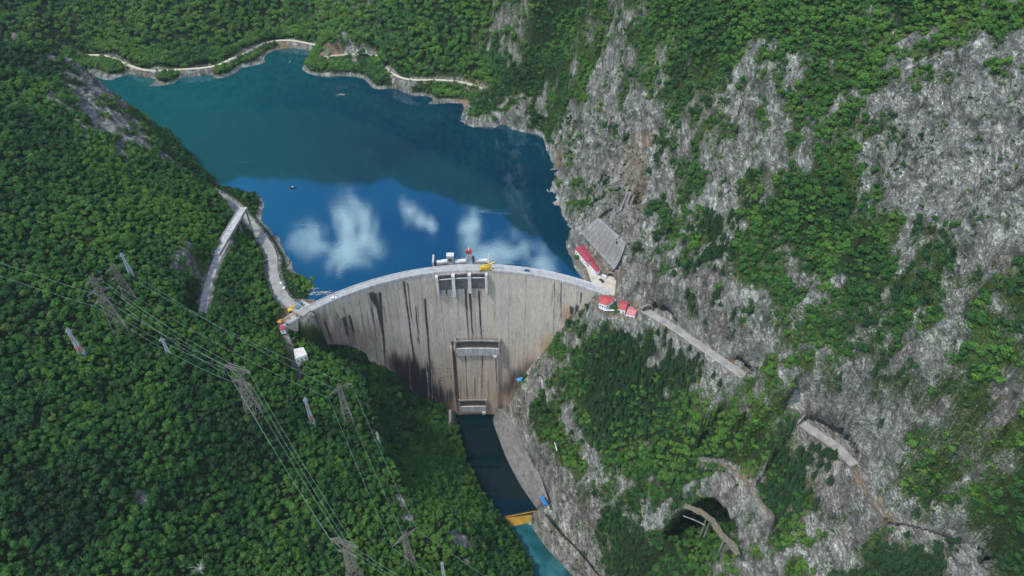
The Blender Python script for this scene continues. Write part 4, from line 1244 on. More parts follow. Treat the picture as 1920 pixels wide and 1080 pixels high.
MB().beam(q0 + Vector((-2, -.5, 0)), q0 + Vector((2, -.5, 0)), .4).build('support', M_LIN, t_)
MB().beam(q1 + Vector((-2, .5, 0)), q1 + Vector((2, .5, 0)), .4).build('support', M_LIN, t_)
th_, z_ = dam_uv(977, 708); p = dam_pt(th_, z_, 3.0)
t_ = empty('equipment_hut', p, 'tiny bright blue hut on a ledge between the dam face and right cliff', 'hut')
MB().box((p[0], p[1], p[2]), (4.2, 3.0, 2.6), .3).build('wall', M_BLUE, t_)
MB().box((p[0], p[1], p[2] + 1.5), (4.8, 3.6, .3), .3).build('roof', mat('blue_sheet', (.02, .30, .62), .35), t_)
MB().box((p[0], p[1] + 1.4, p[2] - 2.2), (6.0, 6.0, 1.6), .3).build('base', M_CONCD, t_)

# ------------------------------------------------------------------ intake behind the crest
def rp(px, py, z): return Vector(P(px, py, z))


itk = empty('intake_structure', P(865, 495, 0), 'pale concrete intake block standing in the reservoir just behind the crest', 'intake')
for a, b_, nm in ((819, 841, 'beam_walkway'), (853, 874, 'beam_walkway'), (887, 917, 'beam_walkway')):
    A, B = rp(a, 489 + (864 - a) * .06 if a < 864 else 488, 7), rp(b_, 488, 7)
    MB().beam(A, B, 3.2, 1.0).build(nm, M_CONCL, itk)
    MB().beam(A - Vector((0, 1.8, 2.6)), B - Vector((0, 1.8, 2.6)), .8, 4.0).build('screen_wall', M_CONCD, itk)
for a, h_ in ((812, 9), (916, 10)):
    A = rp(a, 496, 5); mb = MB(); mb.box((A.x, A.y + 4, 2), (1.5, 9, 11)); mb.build('end_wall', M_CONC, itk)
    mb = MB(); mb.quad_box([Vector((A.x - .75, A.y + 1, 7.5)), Vector((A.x + .75, A.y + 1, 7.5)), Vector((A.x + .75, A.y + 8.4, 7.5)), Vector((A.x - .75, A.y + 8.4, 7.5)),
                            Vector((A.x - .75, A.y + 5, h_)), Vector((A.x + .75, A.y + 5, h_)), Vector((A.x + .75, A.y + 7.6, h_)), Vector((A.x - .75, A.y + 7.6, h_))]); mb.build('wing', M_CONC, itk)
for a in (833, 862, 897, 905):
    A = rp(a, 492, 4); MB().box((A.x, A.y, -2), (1.1, 1.1, 13)).build('column', M_CONC, itk)
A = rp(845, 492, 5); tw = MB().box((A.x, A.y, 8), (5, 4, 8)).build('hoist_tower', M_CONC, itk)
MB().box((0, 0, 0), (1, 1, 1)) if False else None
mb = MB().box((A.x, A.y, 12.8), (5.8, 4.6, .7)); mb.build('hoist_roof', M_CONCL, itk)
MB().box((A.x, A.y - 2.1, 9), (3.2, .3, 3)).build('hoist_window', M_DARK, itk)
A = rp(880, 493, 5)
gc = empty('gantry_hoist', (A.x, A.y, 5), 'grey hoist tower with a red cabin on top in the middle of the crest', 'hoist')
for dx in (-2, 2):
    for dy in (-1.5, 1.5): MB().beam((A.x + dx, A.y + dy, 4.5), (A.x + dx * .7, A.y + dy, 15), .45).build('leg', M_CONC, gc)
MB().box((A.x, A.y, 9.5), (4.8, 3.6, .6)).build('platform', M_CONCD, gc)
MB().box((A.x + 3.4, A.y, 8.5), (1.6, 2, 6)).build('winch_housing', M_DRK, gc)
MB().box((A.x, A.y, 15.2), (4.4, 3.4, .5)).build('platform', M_CONCD, gc)
c_ = MB().box((A.x, A.y, 17), (4.2, 3.2, 3.1)).build('cabin', M_RED, gc)
MB().tube([(A.x, A.y, 18.6), (A.x, A.y, 21)], .5, 6, .15).build('mast', M_WHITE, gc)

# ------------------------------------------------------------------ vehicles and machines
M_BLKP = mat('black_car_paint', (.02, .022, .028), .3, 0, .6); M_BLUP = mat('blue_car_paint', (.03, .12, .22), .35, 0, .6); M_CARW = mat('white_car_paint', (.75, .76, .78), .3, 0, .6)
M_ORG = weathered('orange_paint', (.34, .15, .03), (.50, .26, .05), .9, .6)


def car(px, py, z, rz, m, label, L=4.4, group=None, van=False):
    c0 = rp(px, py, z); r_ = empty('parked_car', c0, label, 'car', group, rz); M_ = Matrix.Translation(c0) @ Matrix.Rotation(rz, 4, 'Z')

    def ex(profile, wd, name, m_):
        mb = MB(); n_ = len(profile)
        for s_ in (-1, 1):
            for x, z2 in profile: mb.v.append(tuple(M_ @ Vector((x * L / 4.4, s_ * wd / 2 * (1 if z2 < .95 else .84), z2))))
        mb.f.append(tuple(range(n_))[::-1]); mb.f.append(tuple(range(n_, 2 * n_)))
        for i in range(n_): mb.f.append((i, (i + 1) % n_, n_ + (i + 1) % n_, n_ + i))
        return mb.build(name, m_, r_)
    top = 1.95 if van else 1.42
    ex([(-2.2, .35), (2.2, .35), (2.2, .72), (1.3, .92), (-2.15, .95), (-2.2, .6)], 1.8, 'body', m)
    ex([(-2.0, .93), (1.2, .9), (.55, top - .06), (-1.6, top - .02)], 1.7, 'window', M_DRK)
    ex([(-1.65, top - .04), (.55, top - .06), (.5, top + .02), (-1.55, top + .04)], 1.72, 'roof', m)
    for x in (-1.35, 1.35):
        for y in (-.85, .85): MB().tube([M_ @ Vector((x * L / 4.4, y - .1, .33)), M_ @ Vector((x * L / 4.4, y + .1, .33))], .33, 12).build('wheel', M_RUB, r_)
    return r_


car(527, 532, 5.6, R(118), M_CARW, 'white car parked on the lakeside verge, farther from the dam')
car(533, 542, 5.6, R(100), M_CARW, 'white van parked on the lakeside verge, nearer the dam end', 5.0, None, True)
car(545, 574, 5.2, R(170), M_BLKP, 'dark car parked beside the yellow digger at the left dam end', 4.6)
car(1128, 527, 5.2, R(120), M_BLKP, 'dark car parked below the long red roofed building', 4.6)
car(1133, 519, 5.2, R(130), M_CARW, 'white car by the tunnel mouth beside the red roofed building', 4.6)
car(500, 492, 6.9, R(95), M_BLKP, 'small dark car on the lakeside road left of the reservoir', 4.2)
car(626, 560, 5.1, R(25), M_CARW, 'white car on the dam crest road, left part of the arch', 4.2)
car(988, 508, 5.1, R(-12), M_BLUP, 'blue car on the dam crest road, right part of the arch', 4.2)


def truck(px, py, z, rz, label):
    c0 = rp(px, py, z); r_ = empty('flatbed_truck', c0, label, 'truck', None, rz); M_ = Matrix.Translation(c0) @ Matrix.Rotation(rz, 4, 'Z')
    MB().box((0, 0, .9), (7.5, 2.2, .4), 0, M_).build('chassis', M_RUB, r_)
    MB().box((2.9, 0, 2.0), (1.9, 2.3, 2.0), 0, M_).build('cab', M_BLUP, r_)
    MB().box((3.87, 0, 2.3), (.06, 2.0, .9), 0, M_).build('windscreen', M_DRK, r_)
    MB().box((-1.0, 0, 1.9), (5.2, 2.4, 1.6), 0, M_).build('cargo_box', mat('blue_tarpaulin', (.05, .13, .20), .6), r_)
    for x in (-2.6, -1.4, 2.7):
        for y in (-1.0, 1.0): MB().tube([M_ @ Vector((x, y - .15, .5)), M_ @ Vector((x, y + .15, .5))], .5, 12).build('wheel', M_RUB, r_)


truck(562, 577, 5.2, R(80), 'blue truck with a covered bed at the left end of the dam')


def digger(px, py, z, rz, label, m, cat='excavator'):
    c0 = rp(px, py, z); r_ = empty('excavator', c0, label, cat, None, rz); M_ = Matrix.Translation(c0) @ Matrix.Rotation(rz, 4, 'Z')
    for y in (-1.2, 1.2): MB().box((0, y, .45), (4.0, .6, .9), 0, M_).build('track', M_RUB, r_, .2)
    MB().box((-.3, 0, 1.5), (3.6, 2.6, 1.1), 0, M_).build('body', m, r_, .15)
    cb = MB().box((.9, .75, 2.7), (1.5, 1.1, 1.5), 0, M_).build('cab', m, r_, .1)
    MB().box((1.68, .75, 2.8), (.05, .9, 1.0), 0, M_).build('window', M_DRK, cb) if False else MB().box((1.68, .75, 2.8), (.05, .9, 1.0), 0, M_).build('window', M_DRK, r_)
    MB().beam(M_ @ Vector((1.2, -.4, 1.9)), M_ @ Vector((4.0, -.4, 4.6)), .5).build('boom', m, r_)
    MB().beam(M_ @ Vector((3.9, -.4, 4.6)), M_ @ Vector((6.2, -.4, 2.2)), .4).build('stick', m, r_)
    MB().box((6.3, -.4, 1.5), (1.0, 1.2, 1.1), 0, M_).build('bucket', M_RUB, r_, .1)


digger(546, 583, 5.2, R(35), 'yellow excavator with raised arm beside the dark car', M_YEL)
digger(526, 606, 5.0, R(-20), 'orange excavator at the very edge beside the red hut', M_ORG)
# yellow crane across the crest
c0 = rp(911, 506, 5.1); cr_ = empty('mobile_crane', c0, 'bright yellow mobile crane standing on the crest road above the spillway', 'crane', None, R(4)); M_ = Matrix.Translation(c0) @ Matrix.Rotation(R(4), 4, 'Z')
MB().box((0, 0, 1.2), (9.5, 2.6, .9), 0, M_).build('chassis', M_YEL, cr_, .1)
MB().box((-.8, 0, 2.8), (6.2, 2.8, 2.3), 0, M_).build('engine_housing', M_YEL, cr_, .2)
MB().box((3.6, .6, 2.6), (1.9, 1.5, 1.9), 0, M_).build('cab', M_YEL, cr_, .2)
MB().box((4.58, .6, 2.8), (.05, 1.2, 1.0), 0, M_).build('windscreen', M_DRK, cr_)
MB().beam(M_ @ Vector((-2, -.3, 4.1)), M_ @ Vector((6.5, .5, 6.6)), .9).build('boom', M_YEL, cr_)
MB().beam(M_ @ Vector((6.3, .5, 6.5)), M_ @ Vector((8.6, .6, 9.2)), .45).build('jib', M_YEL, cr_)
for x in (-3.4, -1.6, 1.6, 3.4):
    for y in (-1.2, 1.2): MB().tube([M_ @ Vector((x, y - .2, .62)), M_ @ Vector((x, y + .2, .62))], .6, 12).build('wheel', M_RUB, cr_)
for x in (-4.2, 4.2): MB().box((x, 0, .5), (.5, 5.0, .4), 0, M_).build('outrigger', M_RUB, cr_)

# ------------------------------------------------------------------ buildings
M_ROOFD = weathered('dark_red_sheet_roof', (.20, .030, .045), (.29, .045, .06), .8, .6); M_ROOFR = weathered('bright_red_roof', (.26, .035, .04), (.38, .075, .075), .8, .6); M_ROOFP = weathered('faded_red_roof', (.36, .11, .11), (.48, .18, .17), .8, .65)
M_STONE = weathered('stone_masonry', (.09, .088, .08), (.20, .195, .18), 1.2, .9, .5)


def inset(pts, f):
    c_ = sum((Vector(p) for p in pts), Vector()) / len(pts)
    return [c_ + (Vector(p) - c_) * f for p in pts]


def windows(parent, a, b_, z0, z1, n_, m=None, wd=1.0):
    """openings along a wall from a to b (outside on the right hand going a to b)"""
    a, b_ = Vector((a[0], a[1], 0)), Vector((b_[0], b_[1], 0)); d = (b_ - a).normalized(); o = Vector((d.y, -d.x, 0)) * .04
    for i in range(n_):
        c_ = a + (b_ - a) * ((i + .5) / n_)
        q = [c_ - d * wd / 2 + o, c_ + d * wd / 2 + o, c_ + d * wd / 2 - o * 2, c_ - d * wd / 2 - o * 2]
        MB().quad_box([Vector((p.x, p.y, z0)) for p in q] + [Vector((p.x, p.y, z1)) for p in q]).build('window', M_DRK, parent)


def building(name, label, roof_px, zr, zb_, m_roof, m_wall, ridge=None, rise=1.2, wins=(), over=1.06, cat='building'):
    """walls up to the eaves and a pitched or hipped roof whose outline shows at roof_px"""
    R_ = [Vector(P(a, b_, zr)) for a, b_ in roof_px]; c_ = sum(R_, Vector()) / len(R_)
    r_ = empty(name, (c_.x, c_.y, zb_), label, cat)
    W_ = inset(R_, 1 / over)
    MB().prism([(p.x, p.y) for p in W_], zb_, zr - .02).build('wall', m_wall, r_)
    mb = MB(); n_ = len(R_); top = [Vector((p.x, p.y, zr + .25)) for p in R_]
    mb.prism([(p.x, p.y) for p in R_], zr, zr + .25)
    if ridge == 'hip':
        a = (R_[0] + R_[-1]) / 2; b2 = (R_[n_ // 2 - 1] + R_[n_ // 2]) / 2
        r0, r1 = c_ + (a - c_) * .35, c_ + (b2 - c_) * .35; r0.z = r1.z = zr + .25 + rise
        for i in range(n_):
            p, q = top[i], top[(i + 1) % n_]
            kp, kq = (r0 if (p - r0).length < (p - r1).length else r1), (r0 if (q - r0).length < (q - r1).length else r1)
            mb.face([p, q, kq, kp] if kp is not kq else [p, q, kp])
    elif ridge == 'gable':      # ridge between the middles of edges 0-3 and 1-2
        r0, r1 = (R_[0] + R_[3]) / 2, (R_[1] + R_[2]) / 2; r0.z = r1.z = zr + .25 + rise
        mb.face([top[0], top[1], r1, r0]); mb.face([r0, r1, top[2], top[3]]); mb.face([top[3], top[0], r0]); mb.face([top[1], top[2], r1])
    mb.build('roof', m_roof, r_)
    for i, n_w, z0, z1 in wins:
        windows(r_, W_[i], W_[(i + 1) % len(W_)], z0, z1, n_w)
    return r_, W_


building('long_house', 'long dark red roofed building at the water edge, the larger of the pair', [(1078, 467), (1100, 493), (1113, 486), (1094, 459)], 9.4, 4.7, M_ROOFD, M_WHITE, 'gable', .9, [(0, 5, 6, 7.6)])
building('long_house', 'shorter dark red roofed building attached toward the tunnel, the smaller of the pair', [(1104, 495), (1118, 511), (1126, 506), (1113, 488)], 8.6, 4.7, M_ROOFD, M_WHITE, 'gable', .8, [(0, 4, 5.8, 7.2)])
hA, WA = building('guard_house', 'white house with a six sided bright red roof at the right dam end', [(1123, 557), (1123, 568), (1137, 573), (1151, 565), (1151, 558), (1136, 553)], 10.0, 1.5, M_ROOFR, M_WHITE, 'hip', 1.6, [(0, 1, 6.8, 8.2), (1, 3, 6.8, 8.2), (1, 3, 3.2, 4.6), (2, 3, 6.8, 8.2), (2, 3, 3.2, 4.6)])
MB().box((hA.location.x + 1.5, hA.location.y - 6.4, 5.6), (8, 1.6, .25)).build('balcony', M_CONCL, hA)
building('staff_house', 'white house with red gable roof, between the six sided roof and the pink roof', [(1158, 579), (1172.5, 582.5), (1178, 566.5), (1164, 564)], 7.6, 2.4, M_ROOFR, M_WHITE, 'gable', 1.3, [(0, 2, 4.6, 6.0)])
building('staff_house', 'white house with faded pink roof nearest the road tunnel', [(1173.5, 588.5), (1190.5, 592.5), (1196, 578), (1179.5, 574.5)], 6.6, 1.6, M_ROOFP, M_WHITE, 'gable', 1.1, [(0, 2, 3.6, 5.0)])
# stone platform under the houses
plat = [P(a, b_, 1.4)[:2] for a, b_ in [(1117, 562), (1119, 590), (1140, 596), (1158, 592), (1188, 606), (1197, 604), (1203, 588), (1160, 562)]]
tag(MB().prism(plat, -6, 1.4).build('house_terrace', M_STONE), 'dark stone retaining terrace carrying the three red roofed houses', 'terrace')
tag(MB().beam(rp(1152, 591, 1.8), rp(1192, 606, 1.8), .4, 1.2).build('terrace_parapet', M_CONCL), 'pale parapet on the outer edge of the house terrace', 'parapet')
# buildings on the left bank
M_FLAT = weathered('pale_flat_roof', (.40, .36, .31), (.55, .51, .46), .5, .8)
building('valve_house', 'small white flat roofed building alone in the forest below the left dam end', [(551, 655), (553, 674), (576, 665), (569, 651)], -2.0, -12.0, M_FLAT, M_WHITE, None, 0, [(1, 3, -5.5, -4.0)])
building('hut', 'tiny red roofed hut at the left tip of the dam', [(524, 613), (525, 619), (535, 618), (533, 611)], 7.0, 3.0, M_ROOFR, M_WHITE, 'gable', .8, [(1, 1, 4.8, 6)], cat='hut')
# rubble and stored materials by the diggers
M_EARTH = weathered('loose_earth', (.12, .075, .045), (.26, .18, .12), .8, .95, .6)
for k, (a, b_, r_) in enumerate([(552, 588, 3.2), (540, 597, 2.6), (533, 601, 2.2)]):
    c_ = rp(a, b_, 5); mb = MB(); rr = random.Random(k); N_ = 14
    mb.v.append((c_.x, c_.y, 5 + r_ * .55))
    for ring in (.5, 1.0):
        for i in range(N_): t = 6.283 * i / N_; q = r_ * ring * rr.uniform(.8, 1.2); mb.v.append((c_.x + q * 1.6 * math.cos(t) * .8, c_.y + q * .8 * math.sin(t), 4.8 + r_ * (.38 * (1 - ring) + rr.uniform(0, .12) * (ring < 1))))
    for i in range(N_):
        j = (i + 1) % N_; mb.f += [(0, 1 + i, 1 + j), (1 + i, 1 + N_ + i, 1 + N_ + j, 1 + j)]
    tag(mb.build('earth_pile', M_EARTH, None, 0, True), ['low brown earth pile between the digger and the dam road', 'long brown earth pile in the middle of the works strip', 'small brown earth pile nearest the orange excavator'][k], 'earth pile')

# ------------------------------------------------------------------ roads
def ribbon(pl, hw, z_off, thick=.25, taper=False):
    mb = MB(); pl = np.asarray(pl, float)
    for i in range(len(pl)):
        d = pl[min(i + 1, len(pl) - 1)] - pl[max(i - 1, 0)]; n_ = np.array([d[1], -d[0], 0]); n_ /= np.linalg.norm(n_) + 1e-9
        for s_, z2 in ((-1, 0), (1, 0), (1, -thick), (-1, -thick)): mb.v.append(tuple(pl[i] + n_ * hw * s_ + np.array([0, 0, z_off + z2])))
    for i in range(len(pl) - 1):
        for k in range(4): mb.f.append((i * 4 + k, i * 4 + (k + 1) % 4, i * 4 + 4 + (k + 1) % 4, i * 4 + 4 + k))
    mb.f.append((0, 1, 2, 3)); mb.f.append(tuple((len(pl) - 1) * 4 + k for k in (3, 2, 1, 0)))
    return mb


M_ROADL = weathered('pale_gravel_road', (.30, .26, .18), (.44, .40, .30), .3, .95); M_ROADG = weathered('grey_road', (.14, .135, .12), (.30, .285, .25), .16, .9)
M_TRACK = weathered('dirt_track', (.14, .10, .065), (.30, .24, .18), .25, .95); M_BROKEN = weathered('broken_road', (.17, .14, .12), (.38, .36, .33), .35, .95, .5)
for nm, m_, nmm in [('right', M_ROADG, 'cliff_road'), ('gallery', M_ROADG, 'gallery_road'), ('far_left', M_ROADL, 'far_shore_road'), ('far_mid', M_ROADL, 'far_shore_road'), ('far_right', M_ROADL, 'far_shore_road'), ('left', M_ROADG, 'lakeside_road'),
                    ('old', M_BROKEN, 'old_road')]:
    pl, hw, sh = ROADS[nm]
    tag(ribbon(pl, hw, .02, .3).build(nmm, m_), kind='structure')


def rail(pl, off, label, z_=.9, post=4.0, m=None):
    pl = np.asarray(pl, float); r_ = empty('guard_rail', pl[0], label, 'guard rail'); line = []
    for i in range(len(pl)):
        d = pl[min(i + 1, len(pl) - 1)] - pl[max(i - 1, 0)]; n_ = np.array([d[1], -d[0], 0]); n_ /= np.linalg.norm(n_) + 1e-9; line.append(Vector(pl[i] + n_ * off))
    mb = MB(); mb.tube([q + Vector((0, 0, z_)) for q in line], .12, 4).build('rail', m or M_CONCL, r_)
    for q in line[::2][:60]: MB().box((q.x, q.y, q.z + z_ / 2), (.25, .25, z_)).build('post', m or M_CONCL, r_)


rail(ROADS['right'][0], 3.2, 'pale roadside barrier on the drop side of the cliff road')
rail(ROADS['left'][0][-60:], -3.5, 'low pale barrier along the lake side of the left road')

M_PLAZA = weathered('dusty_concrete_yard', (.30, .25, .19), (.44, .40, .33), .2, .95)
for px in ([(1112, 536), (1127, 549), (1152, 554), (1156, 530), (1153, 516), (1144, 512), (1137, 522), (1122, 516), (1106, 497), (1098, 497)], [(527, 612), (534, 613), (575, 588), (583, 571), (566, 563), (550, 573), (546, 586)]):
    q = [P(a, b, 5.03) for a, b in px]
    tag(MB().prism([(p[0], p[1]) for p in q], 4.3, 5.03).build('yard_pavement', M_PLAZA), kind='structure')
M_INN = weathered('tunnel_lining', (.03, .03, .03), (.07, .068, .06), .6, .95)


def tunnel(p, d, label, r0=3.6, L_=16):
    """arched concrete tube running into the rock from p along d"""
    p, d = Vector(p), Vector(d).normalized(); sd_ = Vector((d.y, -d.x, 0)); r_ = empty('tunnel_portal', p, label, 'tunnel')
    prof = [(-1, 0), (-1, .62), (-.87, .98), (-.5, 1.26), (0, 1.36), (.5, 1.26), (.87, .98), (1, .62), (1, 0)]
    mb, mi = MB(), MB()
    for k, (mm, ra, rb) in enumerate(((mb, r0 + .7, r0), (mi, r0 - .01, r0 - .3))):
        ln_ = 1.2 if k == 0 else L_
        for t_ in (0, ln_):
            for rr_ in (ra, rb):
                for x, z in prof: mm.v.append(tuple(p + d * (t_ + (.05 if k else 0)) + sd_ * x * rr_ + Vector((0, 0, z * rr_))))
        n9 = len(prof)
        for i in range(n9 - 1):
            mm.f += [(i, i + 1, n9 + i + 1, n9 + i), (2 * n9 + i, 3 * n9 + i, 3 * n9 + i + 1, 2 * n9 + i + 1), (i, 2 * n9 + i, 2 * n9 + i + 1, i + 1), (n9 + i, n9 + i + 1, 3 * n9 + i + 1, 3 * n9 + i)]
    mb.build('portal_arch', M_CONCD, r_); mi.face([tuple(p + d * L_ + sd_ * x * r0 + Vector((0, 0, z * r0))) for x, z in prof]); mi.build('lining', M_INN, r_)


for (p_, d_, r_, L_), lb in zip(TUNNELS, ['dark tunnel mouth where the cliff road starts beside the pink roofed house', 'dark tunnel mouth at the upper end of the covered cliff road',
                                          'tunnel mouth at the lower end of the straight cliff road', 'low tunnel mouth at the back of the yard behind the dam end']):
    tunnel(p_, (d_[0], d_[1], 0), lb, r_, L_ - 1)
# ------------------------------------------------------------------ old viaduct on the left bank
vA, vB = Vector(P(456.5, 391, 30)), Vector(P(404, 478, 30)); vd = (vB - vA).normalized(); vn = Vector((vd.y, -vd.x, 0))
via = empty('viaduct', (vA.x, vA.y, 6), 'unfinished concrete viaduct ending in mid air above the lakeside road', 'viaduct')
MB().beam(vA, vB, 6.8, 1.3).build('deck', M_CONC, via)
for s_ in (-3.3, 3.3): MB().beam(vA + vn * s_ + Vector((0, 0, 1.05)), vB + vn * s_ + Vector((0, 0, 1.05)), .35, .8).build('parapet', M_BROKEN if s_ > 0 else M_CONCD, via)
MB().beam(vA + vn * 3.3 + Vector((0, 0, 1.0)), vA - vn * 3.3 + Vector((0, 0, 1.0)), .5, .7).build('end_beam', M_CONCL, via)
k_ = vA + (vB - vA) * .52; MB().beam(k_ + vn * 3.3 + Vector((0, 0, .85)), k_ - vn * 3.3 + Vector((0, 0, .85)), .4, .4).build('cross_beam', M_CONCD, via)
for f_ in (.03, .30, .58):
    for s_ in (-2.6, 2.6):
        q = vA + (vB - vA) * f_ + vn * s_; g_ = ground(q.x, q.y)
        MB().beam((q.x, q.y, min(g_, 27) - 1.5), (q.x, q.y, 29.3), 1.0).build('pier', M_CONCD, via)
# ------------------------------------------------------------------ concrete grid anchored on the right cliff
def cliff_grid(corners, nu, nv, label, wd=.26):
    (x0, y0), (x1, y1), (x2, y2), (x3, y3) = corners; mb = MB()

    def pt(u, v):
        x = (x0 * (1 - u) + x1 * u) * (1 - v) + (x3 * (1 - u) + x2 * u) * v; y = (y0 * (1 - u) + y1 * u) * (1 - v) + (y3 * (1 - u) + y2 * u) * v
        h_ = hit(x, y); vdir = (Vector((0, 0, CAMZ)) - h_).normalized(); return h_ + vdir * .9
    G_ = [[pt(i / nu, j / nv) for i in range(nu + 1)] for j in range(nv + 1)]
    for _ in range(6):
        G2 = [[g.copy() for g in r] for r in G_]
        for j in range(nv + 1):
            for i in range(nu + 1):
                nb = [G_[jj][ii] for jj, ii in ((j - 1, i), (j + 1, i), (j, i - 1), (j, i + 1)) if 0 <= jj <= nv and 0 <= ii <= nu]
                G2[j][i] = G_[j][i] * .4 + sum(nb, Vector()) * (.6 / len(nb))
        G_ = G2
    out_ = (G_[0][nu] - G_[0][0]).cross(G_[nv][0] - G_[0][0]).normalized()
    if out_.dot(Vector((0, 0, CAMZ)) - G_[0][0]) < 0: out_ = -out_
    r_ = empty('anchored_slope', G_[nv][0], label, 'retaining slope')
    pm = MB(); W_ = nu + 1
    pm.v = [tuple(g + out_ * .8) for r in G_ for g in r] + [tuple(g - out_ * 5) for r in G_ for g in r]; off = (nu + 1) * (nv + 1)
    for j in range(nv):
        for i in range(nu):
            q = (j * W_ + i, j * W_ + i + 1, (j + 1) * W_ + i + 1, (j + 1) * W_ + i); pm.f += [q, tuple(off + k for k in q[::-1])]
    edge = [i for i in range(W_)] + [j * W_ + nu for j in range(1, nv + 1)] + [nv * W_ + i for i in range(nu - 1, -1, -1)] + [j * W_ for j in range(nv - 1, 0, -1)]
    for k in range(len(edge)):
        a_, b_ = edge[k], edge[(k + 1) % len(edge)]; pm.f.append((a_, b_, off + b_, off + a_))
    pm.build('concrete_panel', M_PANEL, r_)
    for j in range(nv + 1):
        for i in range(nu): mb.beam(G_[j][i] + out_, G_[j][i + 1] + out_, wd, .5)
    for i in range(nu + 1):
        for j in range(nv): mb.beam(G_[j][i] + out_ * 1.05, G_[j + 1][i] + out_ * 1.05, wd, .5)
    mb.build('beam_grid', M_CONC, r_)


M_PANEL = weathered('sprayed_concrete', (.09, .088, .082), (.23, .225, .21), .25, .95, .6)
cliff_grid([(1083, 432), (1119, 402), (1180, 458), (1158, 512)], 15, 11, 'grey concrete beam grid anchored to the cliff behind the dark red roofs')
for k in range(3):
    a, b_ = hit(1176 + k * 7 - 2, 364 + k * 3), hit(1160 + k * 7, 398 + k * 3)
    up = Vector((-.4, -.5, .6)); mb = MB().beam(a + up, b_ + up, 1.8, 2.2)
    tag(mb.build('rock_buttress', M_LIN), ['upper', 'middle', 'lower'][k] + ' of three slanting concrete ribs on the brown cliff above the grid', 'buttress', 'slanting concrete ribs')
# ---w
# ------------------------------------------------------------------ power line
M_STL = weathered('weathered_steel', (.12, .10, .085), (.20, .18, .155), .3, .6); M_STW = weathered('white_steel', (.28, .33, .32), (.42, .46, .45), .3, .5); M_STR = mat('red_steel', (.40, .07, .05), .5); M_INS = mat('insulator_glass', (.10, .13, .12), .2); M_WIRE = mat('aluminium_cable', (.24, .33, .26), .6, .2)


def lattice(mb, c0, h0, h1, w0, w1, n_, th, rot):
    """four tapering legs with crossed bracing between two heights"""
    def cor(k, f):
        w_ = (w0 + (w1 - w0) * f) / 2; x, y = ((-w_, -w_), (w_, -w_), (w_, w_), (-w_, w_))[k]
        return Vector((c0[0] + x * math.cos(rot) - y * math.sin(rot), c0[1] + x * math.sin(rot) + y * math.cos(rot), c0[2] + h0 + (h1 - h0) * f))
    for k in range(4): mb.beam(cor(k, 0), cor(k, 1), th)
    for i in range(n_):
        f0, f1 = i / n_, (i + 1) / n_
        for k in range(4):
            k2 = (k + 1) % 4
            mb.beam(cor(k, f0), cor(k2, f1), th * .6); mb.beam(cor(k2, f0), cor(k, f1), th * .6)
            mb.beam(cor(k, f1), cor(k2, f1), th * .6)
    return mb


